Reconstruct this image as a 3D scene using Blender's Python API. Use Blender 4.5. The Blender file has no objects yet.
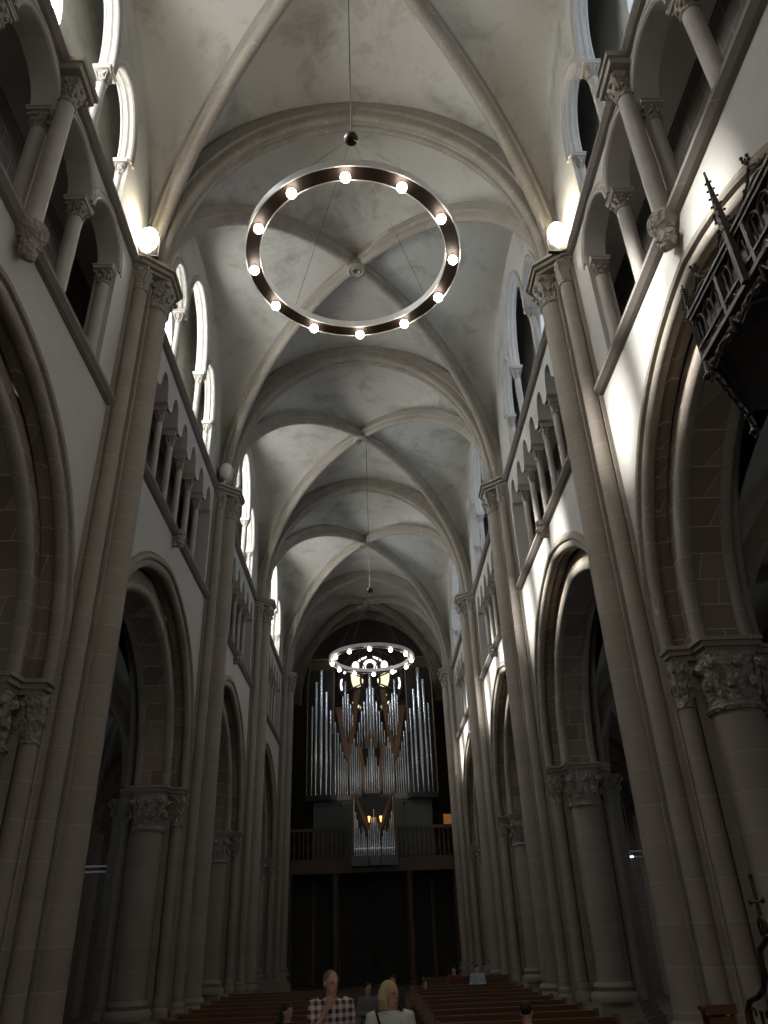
GL_L = 12.5; GL_R = 2.6; GL_A = 1.6; GL_FILL = .9
SUN = 11.0; EXPO = 0.7
import bpy, math, random
from math import pi, sin, cos, sqrt
from mathutils import Vector, Matrix
random.seed(7)
scene = bpy.context.scene
COL = scene.collection

# ------------------------------------------------------------------ helpers
class MB:
    """collects geometry and links it as one mesh object"""
    def __init__(s):
        s.v = []; s.f = []; s.mi = []; s.cur = 0
    def add(s, vs, fs):
        b = len(s.v)
        s.v += [tuple(p) for p in vs]
        for f in fs:
            s.f.append(tuple(b + i for i in f)); s.mi.append(s.cur)
    def quad(s, a, b, c, d):
        s.add([a, b, c, d], [(0, 1, 2, 3)])
    def box(s, x0, x1, y0, y1, z0, z1):
        x0, x1 = min(x0, x1), max(x0, x1)
        s.add([(x0,y0,z0),(x1,y0,z0),(x1,y1,z0),(x0,y1,z0),(x0,y0,z1),(x1,y0,z1),(x1,y1,z1),(x0,y1,z1)],
              [(0,3,2,1),(4,5,6,7),(0,1,5,4),(1,2,6,5),(2,3,7,6),(3,0,4,7)])
    def lathe(s, cx, cy, prof, n=20, a0=0.0, a1=2*pi, capt=False, capb=False):
        full = abs(a1 - a0 - 2*pi) < 1e-6
        m = n if full else n + 1
        vs = []
        for r, z in prof:
            for i in range(m):
                a = a0 + (a1 - a0) * i / n
                vs.append((cx + r*cos(a), cy + r*sin(a), z))
        fs = []
        for k in range(len(prof) - 1):
            for i in range(n):
                j = (i + 1) % m
                fs.append((k*m + i, k*m + j, (k+1)*m + j, (k+1)*m + i))
        if capb: fs.append(tuple(reversed(range(m))))
        if capt: fs.append(tuple(range((len(prof)-1)*m, len(prof)*m)))
        s.add(vs, fs)
    def cyl(s, cx, cy, z0, z1, r, n=20, cap=False):
        s.lathe(cx, cy, [(r, z0), (r, z1)], n, capt=cap, capb=cap)
    def prism(s, pts, z0, z1, cap=True):
        n = len(pts)
        vs = [(x, y, z0) for x, y in pts] + [(x, y, z1) for x, y in pts]
        fs = [(i, (i+1) % n, n + (i+1) % n, n + i) for i in range(n)]
        if cap: fs += [tuple(reversed(range(n))), tuple(range(n, 2*n))]
        s.add(vs, fs)
    def loft(s, rings, cap=True, close=True):
        """rings: list of equal length point lists"""
        n = len(rings[0]); vs = [p for r in rings for p in r]; fs = []
        for k in range(len(rings) - 1):
            for i in range(n if close else n - 1):
                j = (i+1) % n
                fs.append((k*n+i, k*n+j, (k+1)*n+j, (k+1)*n+i))
        if cap and close:
            fs.append(tuple(reversed(range(n)))); fs.append(tuple(range((len(rings)-1)*n, len(rings)*n)))
        s.add(vs, fs)
    def tube(s, path, r, n=8, cap=True):
        path = [Vector(p) for p in path]
        rs = r if isinstance(r, (list, tuple)) else [r]*len(path)
        rings = []; up = None
        for k, p in enumerate(path):
            t = (path[min(k+1, len(path)-1)] - path[max(k-1, 0)]).normalized()
            if up is None:
                up = Vector((0, 0, 1)) if abs(t.z) < .9 else Vector((1, 0, 0))
            a = t.cross(up)
            if a.length < 1e-6: a = t.orthogonal()
            a.normalize(); b = a.cross(t).normalized(); up = b
            rings.append([tuple(p + rs[k]*(cos(2*pi*i/n)*a + sin(2*pi*i/n)*b)) for i in range(n)])
        s.loft(rings, cap)
    def ball(s, c, r, n=10, m=6, sz=1.0, sx=1.0, sy=1.0):
        vs = []; fs = []
        for k in range(1, m):
            t = pi*k/m
            for i in range(n):
                a = 2*pi*i/n
                vs.append((c[0]+r*sx*sin(t)*cos(a), c[1]+r*sy*sin(t)*sin(a), c[2]+r*sz*cos(t)))
        top = len(vs); vs.append((c[0], c[1], c[2]+r*sz)); bot = len(vs); vs.append((c[0], c[1], c[2]-r*sz))
        for k in range(m-2):
            for i in range(n):
                j = (i+1) % n
                fs.append((k*n+i, (k+1)*n+i, (k+1)*n+j, k*n+j))
        for i in range(n):
            j = (i+1) % n
            fs.append((top, i, j)); fs.append((bot, (m-2)*n+j, (m-2)*n+i))
        s.add(vs, fs)
    def torus(s, c, R, r, n=24, m=8, zs=1.0):
        vs = []; fs = []
        for i in range(n):
            a = 2*pi*i/n
            for k in range(m):
                b = 2*pi*k/m
                vs.append((c[0]+(R+r*cos(b))*cos(a), c[1]+(R+r*cos(b))*sin(a), c[2]+r*zs*sin(b)))
        for i in range(n):
            for k in range(m):
                fs.append((i*m+k, ((i+1)%n)*m+k, ((i+1)%n)*m+(k+1)%m, i*m+(k+1)%m))
        s.add(vs, fs)
    def sweep(s, path, lat, prof, outward=None, cap=True, close=True):
        """profile (u, w): u along lat, w along the in-plane outward normal of the path"""
        path = [Vector(p) for p in path]; lat = Vector(lat).normalized()
        cen = Vector(outward) if outward is not None else None
        rings = []
        for k, p in enumerate(path):
            t = (path[min(k+1, len(path)-1)] - path[max(k-1, 0)]).normalized()
            nn = lat.cross(t).normalized()
            if cen is not None and (p - cen).dot(nn) < 0: nn = -nn
            rings.append([tuple(p + u*lat + w*nn) for u, w in prof])
        s.loft(rings, cap, close)
    def capital(s, cx, cy, z0, z1, r, w, n=24, crockets=True):
        """leafy bell capital, round at z0 to square at z1, with astragal"""
        rings = []
        H = z1 - z0
        for t in (0, .08, .2, .35, .5, .62, .74, .84, .92, 1.0):
            ring = []
            for i in range(n):
                a = 2*pi*(i+.5)/n
                c_, s_ = abs(cos(a)), abs(sin(a))
                sq = w / max(c_, s_)
                sq = min(sq, w*1.28)
                b = t**2.2
                rr = r*(1+.12*t)*(1-b) + sq*b*.94
                rr *= 1 + .10*sin(pi*min(1, t*1.15))*cos(8*a) * (1 if t < .6 else -1)
                ring.append((cx + rr*cos(a), cy + rr*sin(a), z0 + H*t))
            rings.append(ring)
        s.loft(rings, True)
        s.torus((cx, cy, z0), r*1.02, r*.16, n, 6)
        if crockets:
            for k in range(8):
                a = pi/4*k
                diag = k % 2 == 1
                rr = w*(1.22 if diag else .92)
                s.ball((cx+rr*cos(a), cy+rr*sin(a), z0+H*.78), r*.24+.01, 7, 5, .95)
                s.ball((cx+(r*1.25)*cos(a+pi/8), cy+(r*1.25)*sin(a+pi/8), z0+H*.42), r*.17+.008, 6, 4, 1.5)
        for k in range(4):
            a = pi/4 + pi/2*k
            s.tube([(cx+r*1.05*cos(a), cy+r*1.05*sin(a), z0+H*.2), (cx+(r*.55+w*.55)*cos(a), cy+(r*.55+w*.55)*sin(a), z0+H*.55),
                    (cx+w*1.2*cos(a), cy+w*1.2*sin(a), z0+H*.86)], r*.12+.006, 5)
    def base(s, cx, cy, z0, z1, r):
        h = z1 - z0
        s.lathe(cx, cy, [(r*1.5, z0), (r*1.55, z0+h*.25), (r*1.45, z0+h*.42), (r*1.2, z0+h*.55), (r*1.3, z0+h*.75), (r*1.22, z0+h*.9), (r, z1)], 18)
    def build(s, name, mat, parent=None, loc=None, smooth=40, shift=None):
        me = bpy.data.meshes.new(name)
        vs = s.v
        if shift: vs = [(x-shift[0], y-shift[1], z-shift[2]) for x, y, z in vs]
        me.from_pydata(vs, [], s.f)
        mats = mat if isinstance(mat, (list, tuple)) else [mat]
        for m in mats: me.materials.append(m)
        if len(mats) > 1:
            me.polygons.foreach_set('material_index', s.mi)
        me.update()
        if smooth:
            me.polygons.foreach_set('use_smooth', [True]*len(me.polygons))
            me.set_sharp_from_angle(angle=math.radians(smooth))
        o = bpy.data.objects.new(name, me); COL.objects.link(o)
        if parent is not None: o.parent = parent
        if loc is not None: o.location = loc
        elif shift and parent is None: o.location = shift
        return o

def tag(o, label=None, cat=None, group=None, kind=None):
    if label: o['label'] = label
    if cat: o['category'] = cat
    if group: o['group'] = group
    if kind: o['kind'] = kind
    return o
def thing(name, loc, label, cat, group=None, rz=0.0, kind='thing'):
    o = bpy.data.objects.new(name, None); COL.objects.link(o)
    o.empty_display_size = .2
    o.location = loc; o.rotation_euler = (0, 0, rz)
    return tag(o, label, cat, group, kind)
def children(o): return [c for c in bpy.data.objects if c.parent == o]
def copy_tree(o, loc, label=None, parent=None):
    c = o.copy(); COL.objects.link(c)
    if parent is None:
        c.location = loc
        if label: c['label'] = label
    else: c.parent = parent
    for ch in children(o): copy_tree(ch, None, None, c)
    return c
def structure(o): o['kind'] = 'structure'; return o

# ------------------------------------------------------------------ materials
def new_mat(name):
    m = bpy.data.materials.new(name); m.use_nodes = True
    nt = m.node_tree; nt.nodes.clear()
    out = nt.nodes.new('ShaderNodeOutputMaterial')
    b = nt.nodes.new('ShaderNodeBsdfPrincipled'); nt.links.new(b.outputs[0], out.inputs[0])
    return m, nt, b, out
def N(nt, t, **k):
    n = nt.nodes.new(t)
    for a, v in k.items():
        if hasattr(n, a): setattr(n, a, v)
        else: n.inputs[a].default_value = v
    return n
def plain(name, col, rough=.6, metal=0.0, noise=.12, scale=6.0, spec=.4):
    m, nt, b, out = new_mat(name)
    g = N(nt, 'ShaderNodeNewGeometry')
    no = N(nt, 'ShaderNodeTexNoise'); no.inputs['Scale'].default_value = scale; no.inputs['Detail'].default_value = 4
    nt.links.new(g.outputs['Position'], no.inputs['Vector'])
    r = N(nt, 'ShaderNodeMapRange'); r.inputs[3].default_value = 1-noise; r.inputs[4].default_value = 1+noise
    nt.links.new(no.outputs[0], r.inputs[0])
    mx = N(nt, 'ShaderNodeVectorMath', operation='SCALE'); mx.inputs[0].default_value = col[:3]
    nt.links.new(r.outputs[0], mx.inputs['Scale'])
    nt.links.new(mx.outputs[0], b.inputs['Base Color'])
    b.inputs['Roughness'].default_value = rough; b.inputs['Metallic'].default_value = metal
    b.inputs['Specular IOR Level'].default_value = spec
    return m
def emit(name, col, strength):
    m, nt, b, out = new_mat(name)
    nt.nodes.remove(b)
    e = N(nt, 'ShaderNodeEmission'); e.inputs[0].default_value = (*col, 1); e.inputs[1].default_value = strength
    nt.links.new(e.outputs[0], out.inputs[0])
    return m
def stone(name, col, col2, mode='wall', bw=.75, bh=.36, mortar=.012, mcol=None, contrast=.5, stain=.0, bump=.25, rough=.85):
    """coursed ashlar laid out on world position; mode picks the coordinate that runs along a course"""
    m, nt, b, out = new_mat(name)
    g = N(nt, 'ShaderNodeNewGeometry'); L = nt.links.new
    sep = N(nt, 'ShaderNodeSeparateXYZ'); L(g.outputs['Position'], sep.inputs[0])
    comb = N(nt, 'ShaderNodeCombineXYZ')
    if mode == 'wall':      # courses run along Y and X
        ad = N(nt, 'ShaderNodeMath', operation='ADD'); L(sep.outputs[0], ad.inputs[0]); L(sep.outputs[1], ad.inputs[1])
        L(ad.outputs[0], comb.inputs[0]); L(sep.outputs[2], comb.inputs[1])
    elif mode == 'floor':
        L(sep.outputs[0], comb.inputs[0]); L(sep.outputs[1], comb.inputs[1])
    br = N(nt, 'ShaderNodeTexBrick'); L(comb.outputs[0], br.inputs['Vector'])
    br.inputs['Color1'].default_value = (0.0, 0.0, 0.0, 1); br.inputs['Color2'].default_value = (1, 1, 1, 1)
    br.inputs['Mortar'].default_value = (.5, .5, .5, 1)
    br.inputs['Scale'].default_value = 1; br.inputs['Mortar Size'].default_value = mortar
    br.inputs['Mortar Smooth'].default_value = .3; br.inputs['Brick Width'].default_value = bw; br.inputs['Row Height'].default_value = bh
    no = N(nt, 'ShaderNodeTexNoise'); no.inputs['Scale'].default_value = .7; no.inputs['Detail'].default_value = 6; no.inputs['Roughness'].default_value = .65
    L(g.outputs['Position'], no.inputs['Vector'])
    fine = N(nt, 'ShaderNodeTexNoise'); fine.inputs['Scale'].default_value = 14; fine.inputs['Detail'].default_value = 5
    L(g.outputs['Position'], fine.inputs['Vector'])
    # per block factor
    mul = N(nt, 'ShaderNodeMath', operation='MULTIPLY'); L(br.outputs['Color'], mul.inputs[0]); mul.inputs[1].default_value = contrast
    m2 = N(nt, 'ShaderNodeMath', operation='MULTIPLY_ADD'); L(no.outputs[0], m2.inputs[0]); m2.inputs[1].default_value = .7; L(mul.outputs[0], m2.inputs[2])
    m3 = N(nt, 'ShaderNodeMath', operation='MULTIPLY_ADD'); L(fine.outputs[0], m3.inputs[0]); m3.inputs[1].default_value = .3; L(m2.outputs[0], m3.inputs[2])
    m4 = N(nt, 'ShaderNodeMath', operation='SUBTRACT'); L(m3.outputs[0], m4.inputs[0]); m4.inputs[1].default_value = .25 + contrast*.25
    m4.use_clamp = True
    mx = N(nt, 'ShaderNodeMix', data_type='RGBA'); L(m4.outputs[0], mx.inputs['Factor'])
    mx.inputs[6].default_value = (*col, 1); mx.inputs[7].default_value = (*col2, 1)
    mo = N(nt, 'ShaderNodeMix', data_type='RGBA'); L(br.outputs['Fac'], mo.inputs['Factor']); L(mx.outputs[2], mo.inputs[6])
    mc = mcol or tuple(min(1, c*1.35) for c in col2)
    mo.inputs[7].default_value = (*mc, 1)
    res = mo.outputs[2]
    if stain > 0:
        sn = N(nt, 'ShaderNodeTexNoise'); sn.inputs['Scale'].default_value = .8; sn.inputs['Detail'].default_value = 9; sn.inputs['Roughness'].default_value = .72
        sn.inputs['Distortion'].default_value = .4
        L(g.outputs['Position'], sn.inputs['Vector'])
        rp = N(nt, 'ShaderNodeMapRange'); L(sn.outputs[0], rp.inputs[0]); rp.inputs[1].default_value = .49; rp.inputs[2].default_value = .74
        rp.inputs[3].default_value = 0; rp.inputs[4].default_value = stain
        ms = N(nt, 'ShaderNodeMix', data_type='RGBA'); L(rp.outputs[0], ms.inputs['Factor']); L(res, ms.inputs[6])
        ms.inputs[7].default_value = (col[0]*.38, col[1]*.36, col[2]*.33, 1)
        res = ms.outputs[2]
    L(res, b.inputs['Base Color'])
    b.inputs['Roughness'].default_value = rough; b.inputs['Specular IOR Level'].default_value = .25
    bp = N(nt, 'ShaderNodeBump'); bp.inputs['Strength'].default_value = bump; bp.inputs['Distance'].default_value = .02
    hh = N(nt, 'ShaderNodeMath', operation='SUBTRACT'); L(fine.outputs[0], hh.inputs[0]); L(br.outputs['Fac'], hh.inputs[1])
    L(hh.outputs[0], bp.inputs['Height']); L(bp.outputs[0], b.inputs['Normal'])
    return m
M = {}
M['pier'] = stone('pier_stone', (.24,.208,.175), (.34,.302,.256), bw=40, bh=.52, mortar=.009, contrast=.25, bump=.12, mcol=(.345,.305,.26))
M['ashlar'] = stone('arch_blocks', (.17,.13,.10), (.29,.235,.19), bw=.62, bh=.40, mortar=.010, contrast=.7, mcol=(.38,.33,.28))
M['plaster'] = stone('wall_plaster', (.40,.385,.355), (.48,.465,.43), bw=1.1, bh=.5, mortar=.004, contrast=.12, stain=.18, bump=.12, mcol=(.40,.39,.37))
M['web'] = stone('vault_plaster', (.39,.378,.335), (.49,.478,.43), bw=1.4, bh=.6, mortar=0.0, contrast=.05, stain=.75, bump=.15, mcol=(.36,.35,.32))
M['rib'] = stone('rib_stone', (.215,.19,.155), (.32,.29,.245), bw=.5, bh=.42, mortar=.006, contrast=.4, bump=.1, mcol=(.35,.32,.28))
M['trim'] = stone('string_course_stone', (.17,.15,.135), (.24,.215,.19), bw=1.2, bh=5, mortar=.006, contrast=.2)
M['carved'] = plain('carved_stone', (.27,.24,.205), .85, noise=.35, scale=5)
_nt = M['carved'].node_tree; _b = [n for n in _nt.nodes if n.type == 'BSDF_PRINCIPLED'][0]
_v = N(_nt, 'ShaderNodeTexVoronoi'); _v.inputs['Scale'].default_value = 15
_g = N(_nt, 'ShaderNodeNewGeometry'); _nt.links.new(_g.outputs['Position'], _v.inputs['Vector'])
_p = N(_nt, 'ShaderNodeBump'); _p.inputs['Strength'].default_value = .9; _p.inputs['Distance'].default_value = .045
_nt.links.new(_v.outputs['Distance'], _p.inputs['Height']); _nt.links.new(_p.outputs[0], _b.inputs['Normal'])
M['col'] = plain('colonnette_stone', (.36,.335,.30), .75, noise=.2, scale=3)
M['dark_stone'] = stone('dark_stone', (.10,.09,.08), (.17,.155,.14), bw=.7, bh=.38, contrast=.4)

W = 4.75            # nave wall face
XC = 5.55           # wall centre
CAP = 14.95         # vault springing
ARC = 5.8           # arcade springing
ARCS = {-1: 5.58, 1: 5.8}
PY = [2.8, 12.1, 21.4, 30.6, 41.0]
BACK = 47.5
BAYS = [(PY[i], PY[i+1]) for i in range(4)]

def S(u):
    u = min(1.0, abs(u))
    return .9*(max(0.0, 1-u**2.3))**.435 + .1*(1-u)
def E2(u):
    u = min(1.0, abs(u)); return sqrt(max(0.0, 1-u*u))
def arch_pts(yc, a, zs, h, n=32, shape=S):
    return [(yc - a*cos(pi*i/n), zs + h*shape(cos(pi*i/n))) for i in range(n+1)]

def wall_panel(mb, xf, xb, y0, y1, zlo, zhi, holes, n=40, front=True, back=True, reveal=True, sill=True, gap=None):
    """wall between xf and xb, zlo const, zhi function of y; holes (yc, a, zbot, f(u)->z)"""
    ys = {y0, y1}
    for i in range(n+1): ys.add(y0 + (y1-y0)*i/n)
    for yc, a, zb, f in holes:
        ys = {y for y in ys if not (yc-a-1e-6 <= y <= yc+a+1e-6)} | {y0, y1} if False else {y for y in ys if y < yc-a-1e-4 or y > yc+a+1e-4}
        for i in range(25): ys.add(yc - a*cos(pi*i/24))
    ys = sorted(ys)
    cl = [ys[0]]
    for y in ys[1:]:
        if y - cl[-1] > 1e-5: cl.append(y)
    ys = cl
    hi = zhi if callable(zhi) else (lambda y: zhi)
    def hole(ya, yb):
        m = (ya+yb)/2
        for h in holes:
            if h[0]-h[1] < m < h[0]+h[1]: return h
    for ya, yb in zip(ys[:-1], ys[1:]):
        za, zb = hi(ya), hi(yb)
        h = hole(ya, yb)
        if h is not None:
            fa, fb = min(h[3]((ya-h[0])/h[1]), za), min(h[3]((yb-h[0])/h[1]), zb)
        xs = ([xf] if front else []) + ([xb] if back else [])
        for x in xs:
            if h is None:
                g = gap if gap and any(q[0]-q[1] > yb-1e-6 for q in holes) and any(q[0]+q[1] < ya+1e-6 for q in holes) else zlo
                mb.quad((x,ya,g),(x,yb,g),(x,yb,zb),(x,ya,za))
                if g != zlo: mb.quad((xf,ya,g),(xf,yb,g),(xb,yb,g),(xb,ya,g))
            else:
                mb.quad((x,ya,fa),(x,yb,fb),(x,yb,zb),(x,ya,za))
                if h[2] > zlo + 1e-4: mb.quad((x,ya,zlo),(x,yb,zlo),(x,yb,h[2]),(x,ya,h[2]))
        if h is not None and reveal:
            mb.quad((xf,ya,fa),(xf,yb,fb),(xb,yb,fb),(xb,ya,fa))
            if sill and h[2] > zlo + 1e-4: mb.quad((xf,ya,h[2]),(xf,yb,h[2]),(xb,yb,h[2]),(xb,ya,h[2]))
    if reveal:
        for yc, a, zb, f in holes:
            for y in (yc-a, yc+a):
                z1 = f((y-yc)/a)
                if gap and any((q[0] > yc and y > yc) or (q[0] < yc and y < yc) for q in holes): zb2 = gap
                else: zb2 = zb
                if z1 > zb2: mb.quad((xf,y,zb2),(xb,y,zb2),(xb,y,z1),(xf,y,z1))

def trefoil(zs):
    """head of a small cusped opening: narrow top lobe over two side lobes"""
    def f(u):
        u = abs(u)
        side = zs + .13*max(0, 1-u**4)**.5
        top = zs + .15 + .58*max(0, 1-(u/.66)**2.4)**.5 if u < .66 else 0
        return max(zs, side, top)
    return f

side_arch = lambda u: 16.65+1.6*S(u) if u > 0 else 17.35+.9*S(u)    # inner half springs higher
wallarch = lambda yc, b: (lambda y: CAP + 5.55*E2((y-yc)/b) if abs(y-yc) < b else CAP)

ORD = ['nearest', 'second', 'third', 'fourth', 'fifth']
for sx, side in ((-1, 'left'), (1, 'right')):
    X = lambda d: sx*d
    wall = MB(); ARC = ARCS[sx]
    # rear part behind the camera position and end part
    wall.quad((X(W),-8,0),(X(W),PY[0]-.3,0),(X(W),PY[0]-.3,22),(X(W),-8,22))
    for bi, (ya, yb) in enumerate(BAYS):
        yc = (ya+yb)/2; b = (yb-ya)/2; a1 = b-.8; a2 = b-1.25
        c1 = lambda u, : ARC + 4.3*S(u)
        c2 = lambda u, : ARC + 3.75*S(u)
        wall.cur = 0
        # arcade zone: faces only, the arch orders fill the thickness
        wall_panel(wall, X(W), X(XC*2-W), ya, yb, ARC, 11.1, [(yc, a1, ARC, c1)], reveal=False)
        # triforium floor and roof
        wall.quad((X(W-.02),ya,11.12),(X(W-.02),yb,11.12),(X(6.4),yb,11.12),(X(6.4),ya,11.12))
        wall.quad((X(W-.02),ya,14.93),(X(W-.02),yb,14.93),(X(6.4),yb,14.93),(X(6.4),ya,14.93))
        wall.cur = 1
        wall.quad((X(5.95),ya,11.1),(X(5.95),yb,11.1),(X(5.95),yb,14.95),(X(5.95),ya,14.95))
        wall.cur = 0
        if bi == 0:
            sp = 1.68
            holes = [(yc+(k-1.5)*sp, sp/2-.10, 11.1, (lambda u: 13.86+.72*S(u))) for k in range(4)]
        else:
            nn = 7 if b < 5 else 8
            sp = (2*b-1.7)/nn
            holes = [(yc+(k-(nn-1)/2)*sp, sp/2-.09, 11.1, trefoil(13.72)) for k in range(nn)]
        wall_panel(wall, X(W), X(W+.42), ya, yb, 11.1, 14.95, holes, gap=13.72 if bi else 13.86)
        # clerestory screen
        wz = wallarch(yc, b-.15)
        k = b/4.65
        cs = [(yc, 1.22*k, 15.0, (lambda u: 17.35+2.3*S(u))), (yc-2.1*k, .70*k, 15.0, (lambda u: side_arch(-u))), (yc+2.1*k, .70*k, 15.0, side_arch)]
        wall.cur = 2
        wall_panel(wall, X(W), X(W+.26), ya, yb, 14.95, (lambda y: wz(y)+.25), cs, n=60, gap=17.35)
        # window wall behind the passage
        gl = [(yc, .78*k, 15.9, (lambda u: 18.0+1.2*S(u))), (yc-2.15*k, .52*k, 15.7, (lambda u: 16.9+.9*S(u))), (yc+2.15*k, .52*k, 15.7, (lambda u: 16.9+.9*S(u)))]
        wall_panel(wall, X(5.75), X(6.2), ya, yb, 14.95, 21.6, gl, n=10)
    # last narrow bay by the organ
    wall.cur = 2
    wall_panel(wall, X(W), X(W+1.2), PY[4], BACK, 0, 21.6, [], back=False)
    # top closure over passage
    wall.quad((X(W-.1),PY[0]-.5,21.6),(X(W-.1),BACK,21.6),(X(6.4),BACK,21.6),(X(6.4),PY[0]-.5,21.6))
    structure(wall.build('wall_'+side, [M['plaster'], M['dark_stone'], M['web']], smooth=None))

# ---------------- floor, roof shells, end walls
fl = MB(); fl.quad((-11,-8,0),(11,-8,0),(11,BACK,0),(-11,BACK,0)); fl.quad((-11,-8,-.3),(11,-8,-.3),(11,BACK,-.3),(-11,BACK,-.3))
M['floor'] = stone('floor_stone', (.10,.07,.05), (.16,.11,.08), 'floor', bw=.8, bh=.8, mortar=.01, contrast=.5, rough=.55)
structure(fl.build('floor', M['floor'], smooth=None))
rf = MB()
rf.box(-6.6,6.6,-8.2,BACK+.3,21.9,22.1)
for sx in (-1,1):
    rf.box(sx*6.2,sx*11,-8.2,BACK+.3,10.6,10.8)
structure(rf.build('ceiling', M['dark_stone'], smooth=None))
bw = MB()
bw.box(-11,11,BACK,BACK+.3,0,22)
M['end_shaded'] = stone('end_wall_shaded_stone', (.045,.04,.036), (.075,.068,.06), bw=.7, bh=.38, contrast=.4, mortar=.006, mcol=(.08,.07,.06))  # lack of light behind the organ is put into this darkened stone colour
structure(bw.build('wall_back', M['end_shaded'], smooth=None))
fw = MB()
fw.box(-11,11,-8.3,-8,0,22)
structure(fw.build('wall_front', M['plaster'], smooth=None))
# ------------------------------------------------------------------ piers
NTH = ['nearest', 'second', 'third', 'fourth', 'farthest']
def make_pier(sx, top=True):
    """local coordinates: x measured from wall centre, positive = towards the nave"""
    root = thing('compound_pier', (sx*XC, 0, 0), 'pier', 'pier', 'clustered piers of the nave')
    q = lambda d: -sx*d      # local towards nave
    core = MB()
    T = .8
    # plan of the stepped core, nave half and aisle half (d towards nave, y)
    half = [(T+.33,-.335),(T+.33,.335),(T+.08,.335),(T+.08,.72),(T,.72),(T-.02,.74),(T-.30,.74),(T-.30,.88),(T-.46,.88),(T-.46,1.0)]
    back = [(-(T-.46),1.0),(-(T-.46),.88),(-(T-.30),.88),(-(T-.30),.70),(-T,.70),(-T,.60),(-(T+.15),.60)]
    up = half[1:] + back
    pts = up + [(d,-y) for d, y in reversed(up)]
    core.prism([(q(d), y) for d, y in pts], .6, ARC)
    # above the arcade only the nave side carries on
    nv = [(T+.33,-.335),(T+.33,.335),(T+.08,.335),(T+.08,.72),(T-.01,.72),(T-.01,-.72),(T+.08,-.72),(T+.08,-.335)]
    core.prism([(q(d), y) for d, y in nv], ARC, CAP-.2)
    core.build('core', M['pier'], root, smooth=None)
    pl = MB()
    P1 = [(T+.85,-.45),(T+.85,.45),(T+.45,.95),(T+.1,.95),(T-.1,1.25),(.5,1.62),(-.5,1.62),(-(T-.1),1.25),(-T-.1,.95),(-T-.45,.6)]
    full = P1 + [(d,-y) for d, y in reversed(P1) if abs(y) != .45]
    full = [p for i, p in enumerate(full)]
    pl.prism([(q(d)*1.0, y) for d, y in full], 0, .28)
    pl.prism([(q(d*.95), y*.95) for d, y in full], .28, .36)
    pl.prism([(q(d*.91), y*.91) for d, y in full], .36, .50)
    pl.prism([(q(d*.87), y*.87) for d, y in full], .50, .60)
    pl.build('plinth', M['pier'], root, smooth=None)
    ms = MB(); ms.cyl(q(T+.38), 0, .6, CAP-.95, .255, 28); ms.base(q(T+.38), 0, .6, .95, .255)
    ms.build('main_shaft', M['pier'], root)
    cp = MB(); cp.capital(q(T+.38), 0, CAP-.95, CAP-.22, .255, .35, 28); cp.build('main_capital', M['carved'], root)
    for s in (-1, 1):
        m = MB(); m.cyl(q(T+.19), s*.565, .6, CAP-.85, .145, 18); m.base(q(T+.19), s*.565, .6, .9, .145)
        m.build('side_shaft', M['pier'], root)
        m = MB(); m.capital(q(T+.19), s*.565, CAP-.85, CAP-.22, .15, .19, 20, False); m.build('side_capital', M['carved'], root)
    ab = MB()
    A = [(T-.05,-.84),(T+.22,-.80),(T+.42,-.62),(T+.76,-.34),(T+.76,.34),(T+.42,.62),(T+.22,.80),(T-.05,.84)]
    for e, z0, z1 in ((-.06, CAP-.24, CAP-.16), (0, CAP-.16, CAP-.06), (.05, CAP-.06, CAP+.03)):
        ab.prism([(q(d+(e if d > T else 0)), y+(e if y > 0 else -e)) for d, y in A], z0, z1)
    ab.build('upper_abacus', M['rib'], root, smooth=None)
    # arcade shafts, on both arch sides
    for s in (-1, 1):
        for d, y, r, w in ((T-.15, .83, .135, .17), (0, 1.02, .36, .42), (-(T-.15), .83, .135, .17)):
            m = MB(); m.cyl(q(d), s*y, .6, ARC-1.0 if r > .2 else ARC-.9, r, 28 if r > .2 else 16); m.base(q(d), s*y, .6, 1.0, r)
            m.build('arcade_column' if r > .2 else 'arcade_shaft', M['pier'], root)
            m = MB(); m.capital(q(d), s*y, ARC-1.0 if r > .2 else ARC-.9, ARC-.2, r, w, 28 if r > .2 else 18)
            m.build('arcade_capital', M['carved'], root)
        m = MB()
        B = [(T-.0,.62),(T-.0,1.0),(T-.33,1.04),(T-.36,1.42),(-(T-.36),1.42),(-(T-.33),1.04),(-T,1.0),(-T,.62)]
        for e, z0, z1 in ((-.05, ARC-.20, ARC-.12), (0, ARC-.12, ARC-.04), (.04, ARC-.04, ARC+.02)):
            m.prism([(q(d+(e if d > 0 else -e)), s*(y+(e if y > .7 else 0))) for d, y in B], z0, z1)
        m.build('arcade_abacus', M['rib'], root, smooth=None)
    m = MB(); m.cyl(q(-T-.2), 0, .6, ARC-.7, .24, 20); m.build('aisle_shaft', M['pier'], root)
    m = MB(); m.capital(q(-T-.2), 0, ARC-.7, ARC-.1, .24, .34, 20); m.build('aisle_capital', M['carved'], root)
    return root
PIERW = ['beside the frame edge, left of the nearest arch', 'carrying the lit floodlight', 'between the second and third arches', 'between the third and fourth arches', 'nearest the organ loft']
for sx, side in ((-1, 'left'), (1, 'right')):
    ARC = ARCS[sx]
    proto = make_pier(sx)
    for i, y in enumerate(PY):
        lab = ['grey stone cluster pier on the %s, nearest the camera' % side,
               'grey stone cluster pier on the %s, tallest in view, under a lit floodlight' % side,
               'grey stone cluster pier on the %s, second down the nave past the floodlight pier' % side,
               'grey stone cluster pier on the %s, third down the nave, before the last one' % side,
               'grey stone cluster pier on the %s, farthest away beside the organ loft' % side][i]
        if i == 0: proto.location = (sx*XC, y, 0); proto['label'] = lab
        else: copy_tree(proto, (sx*XC, y, 0), lab)

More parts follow.
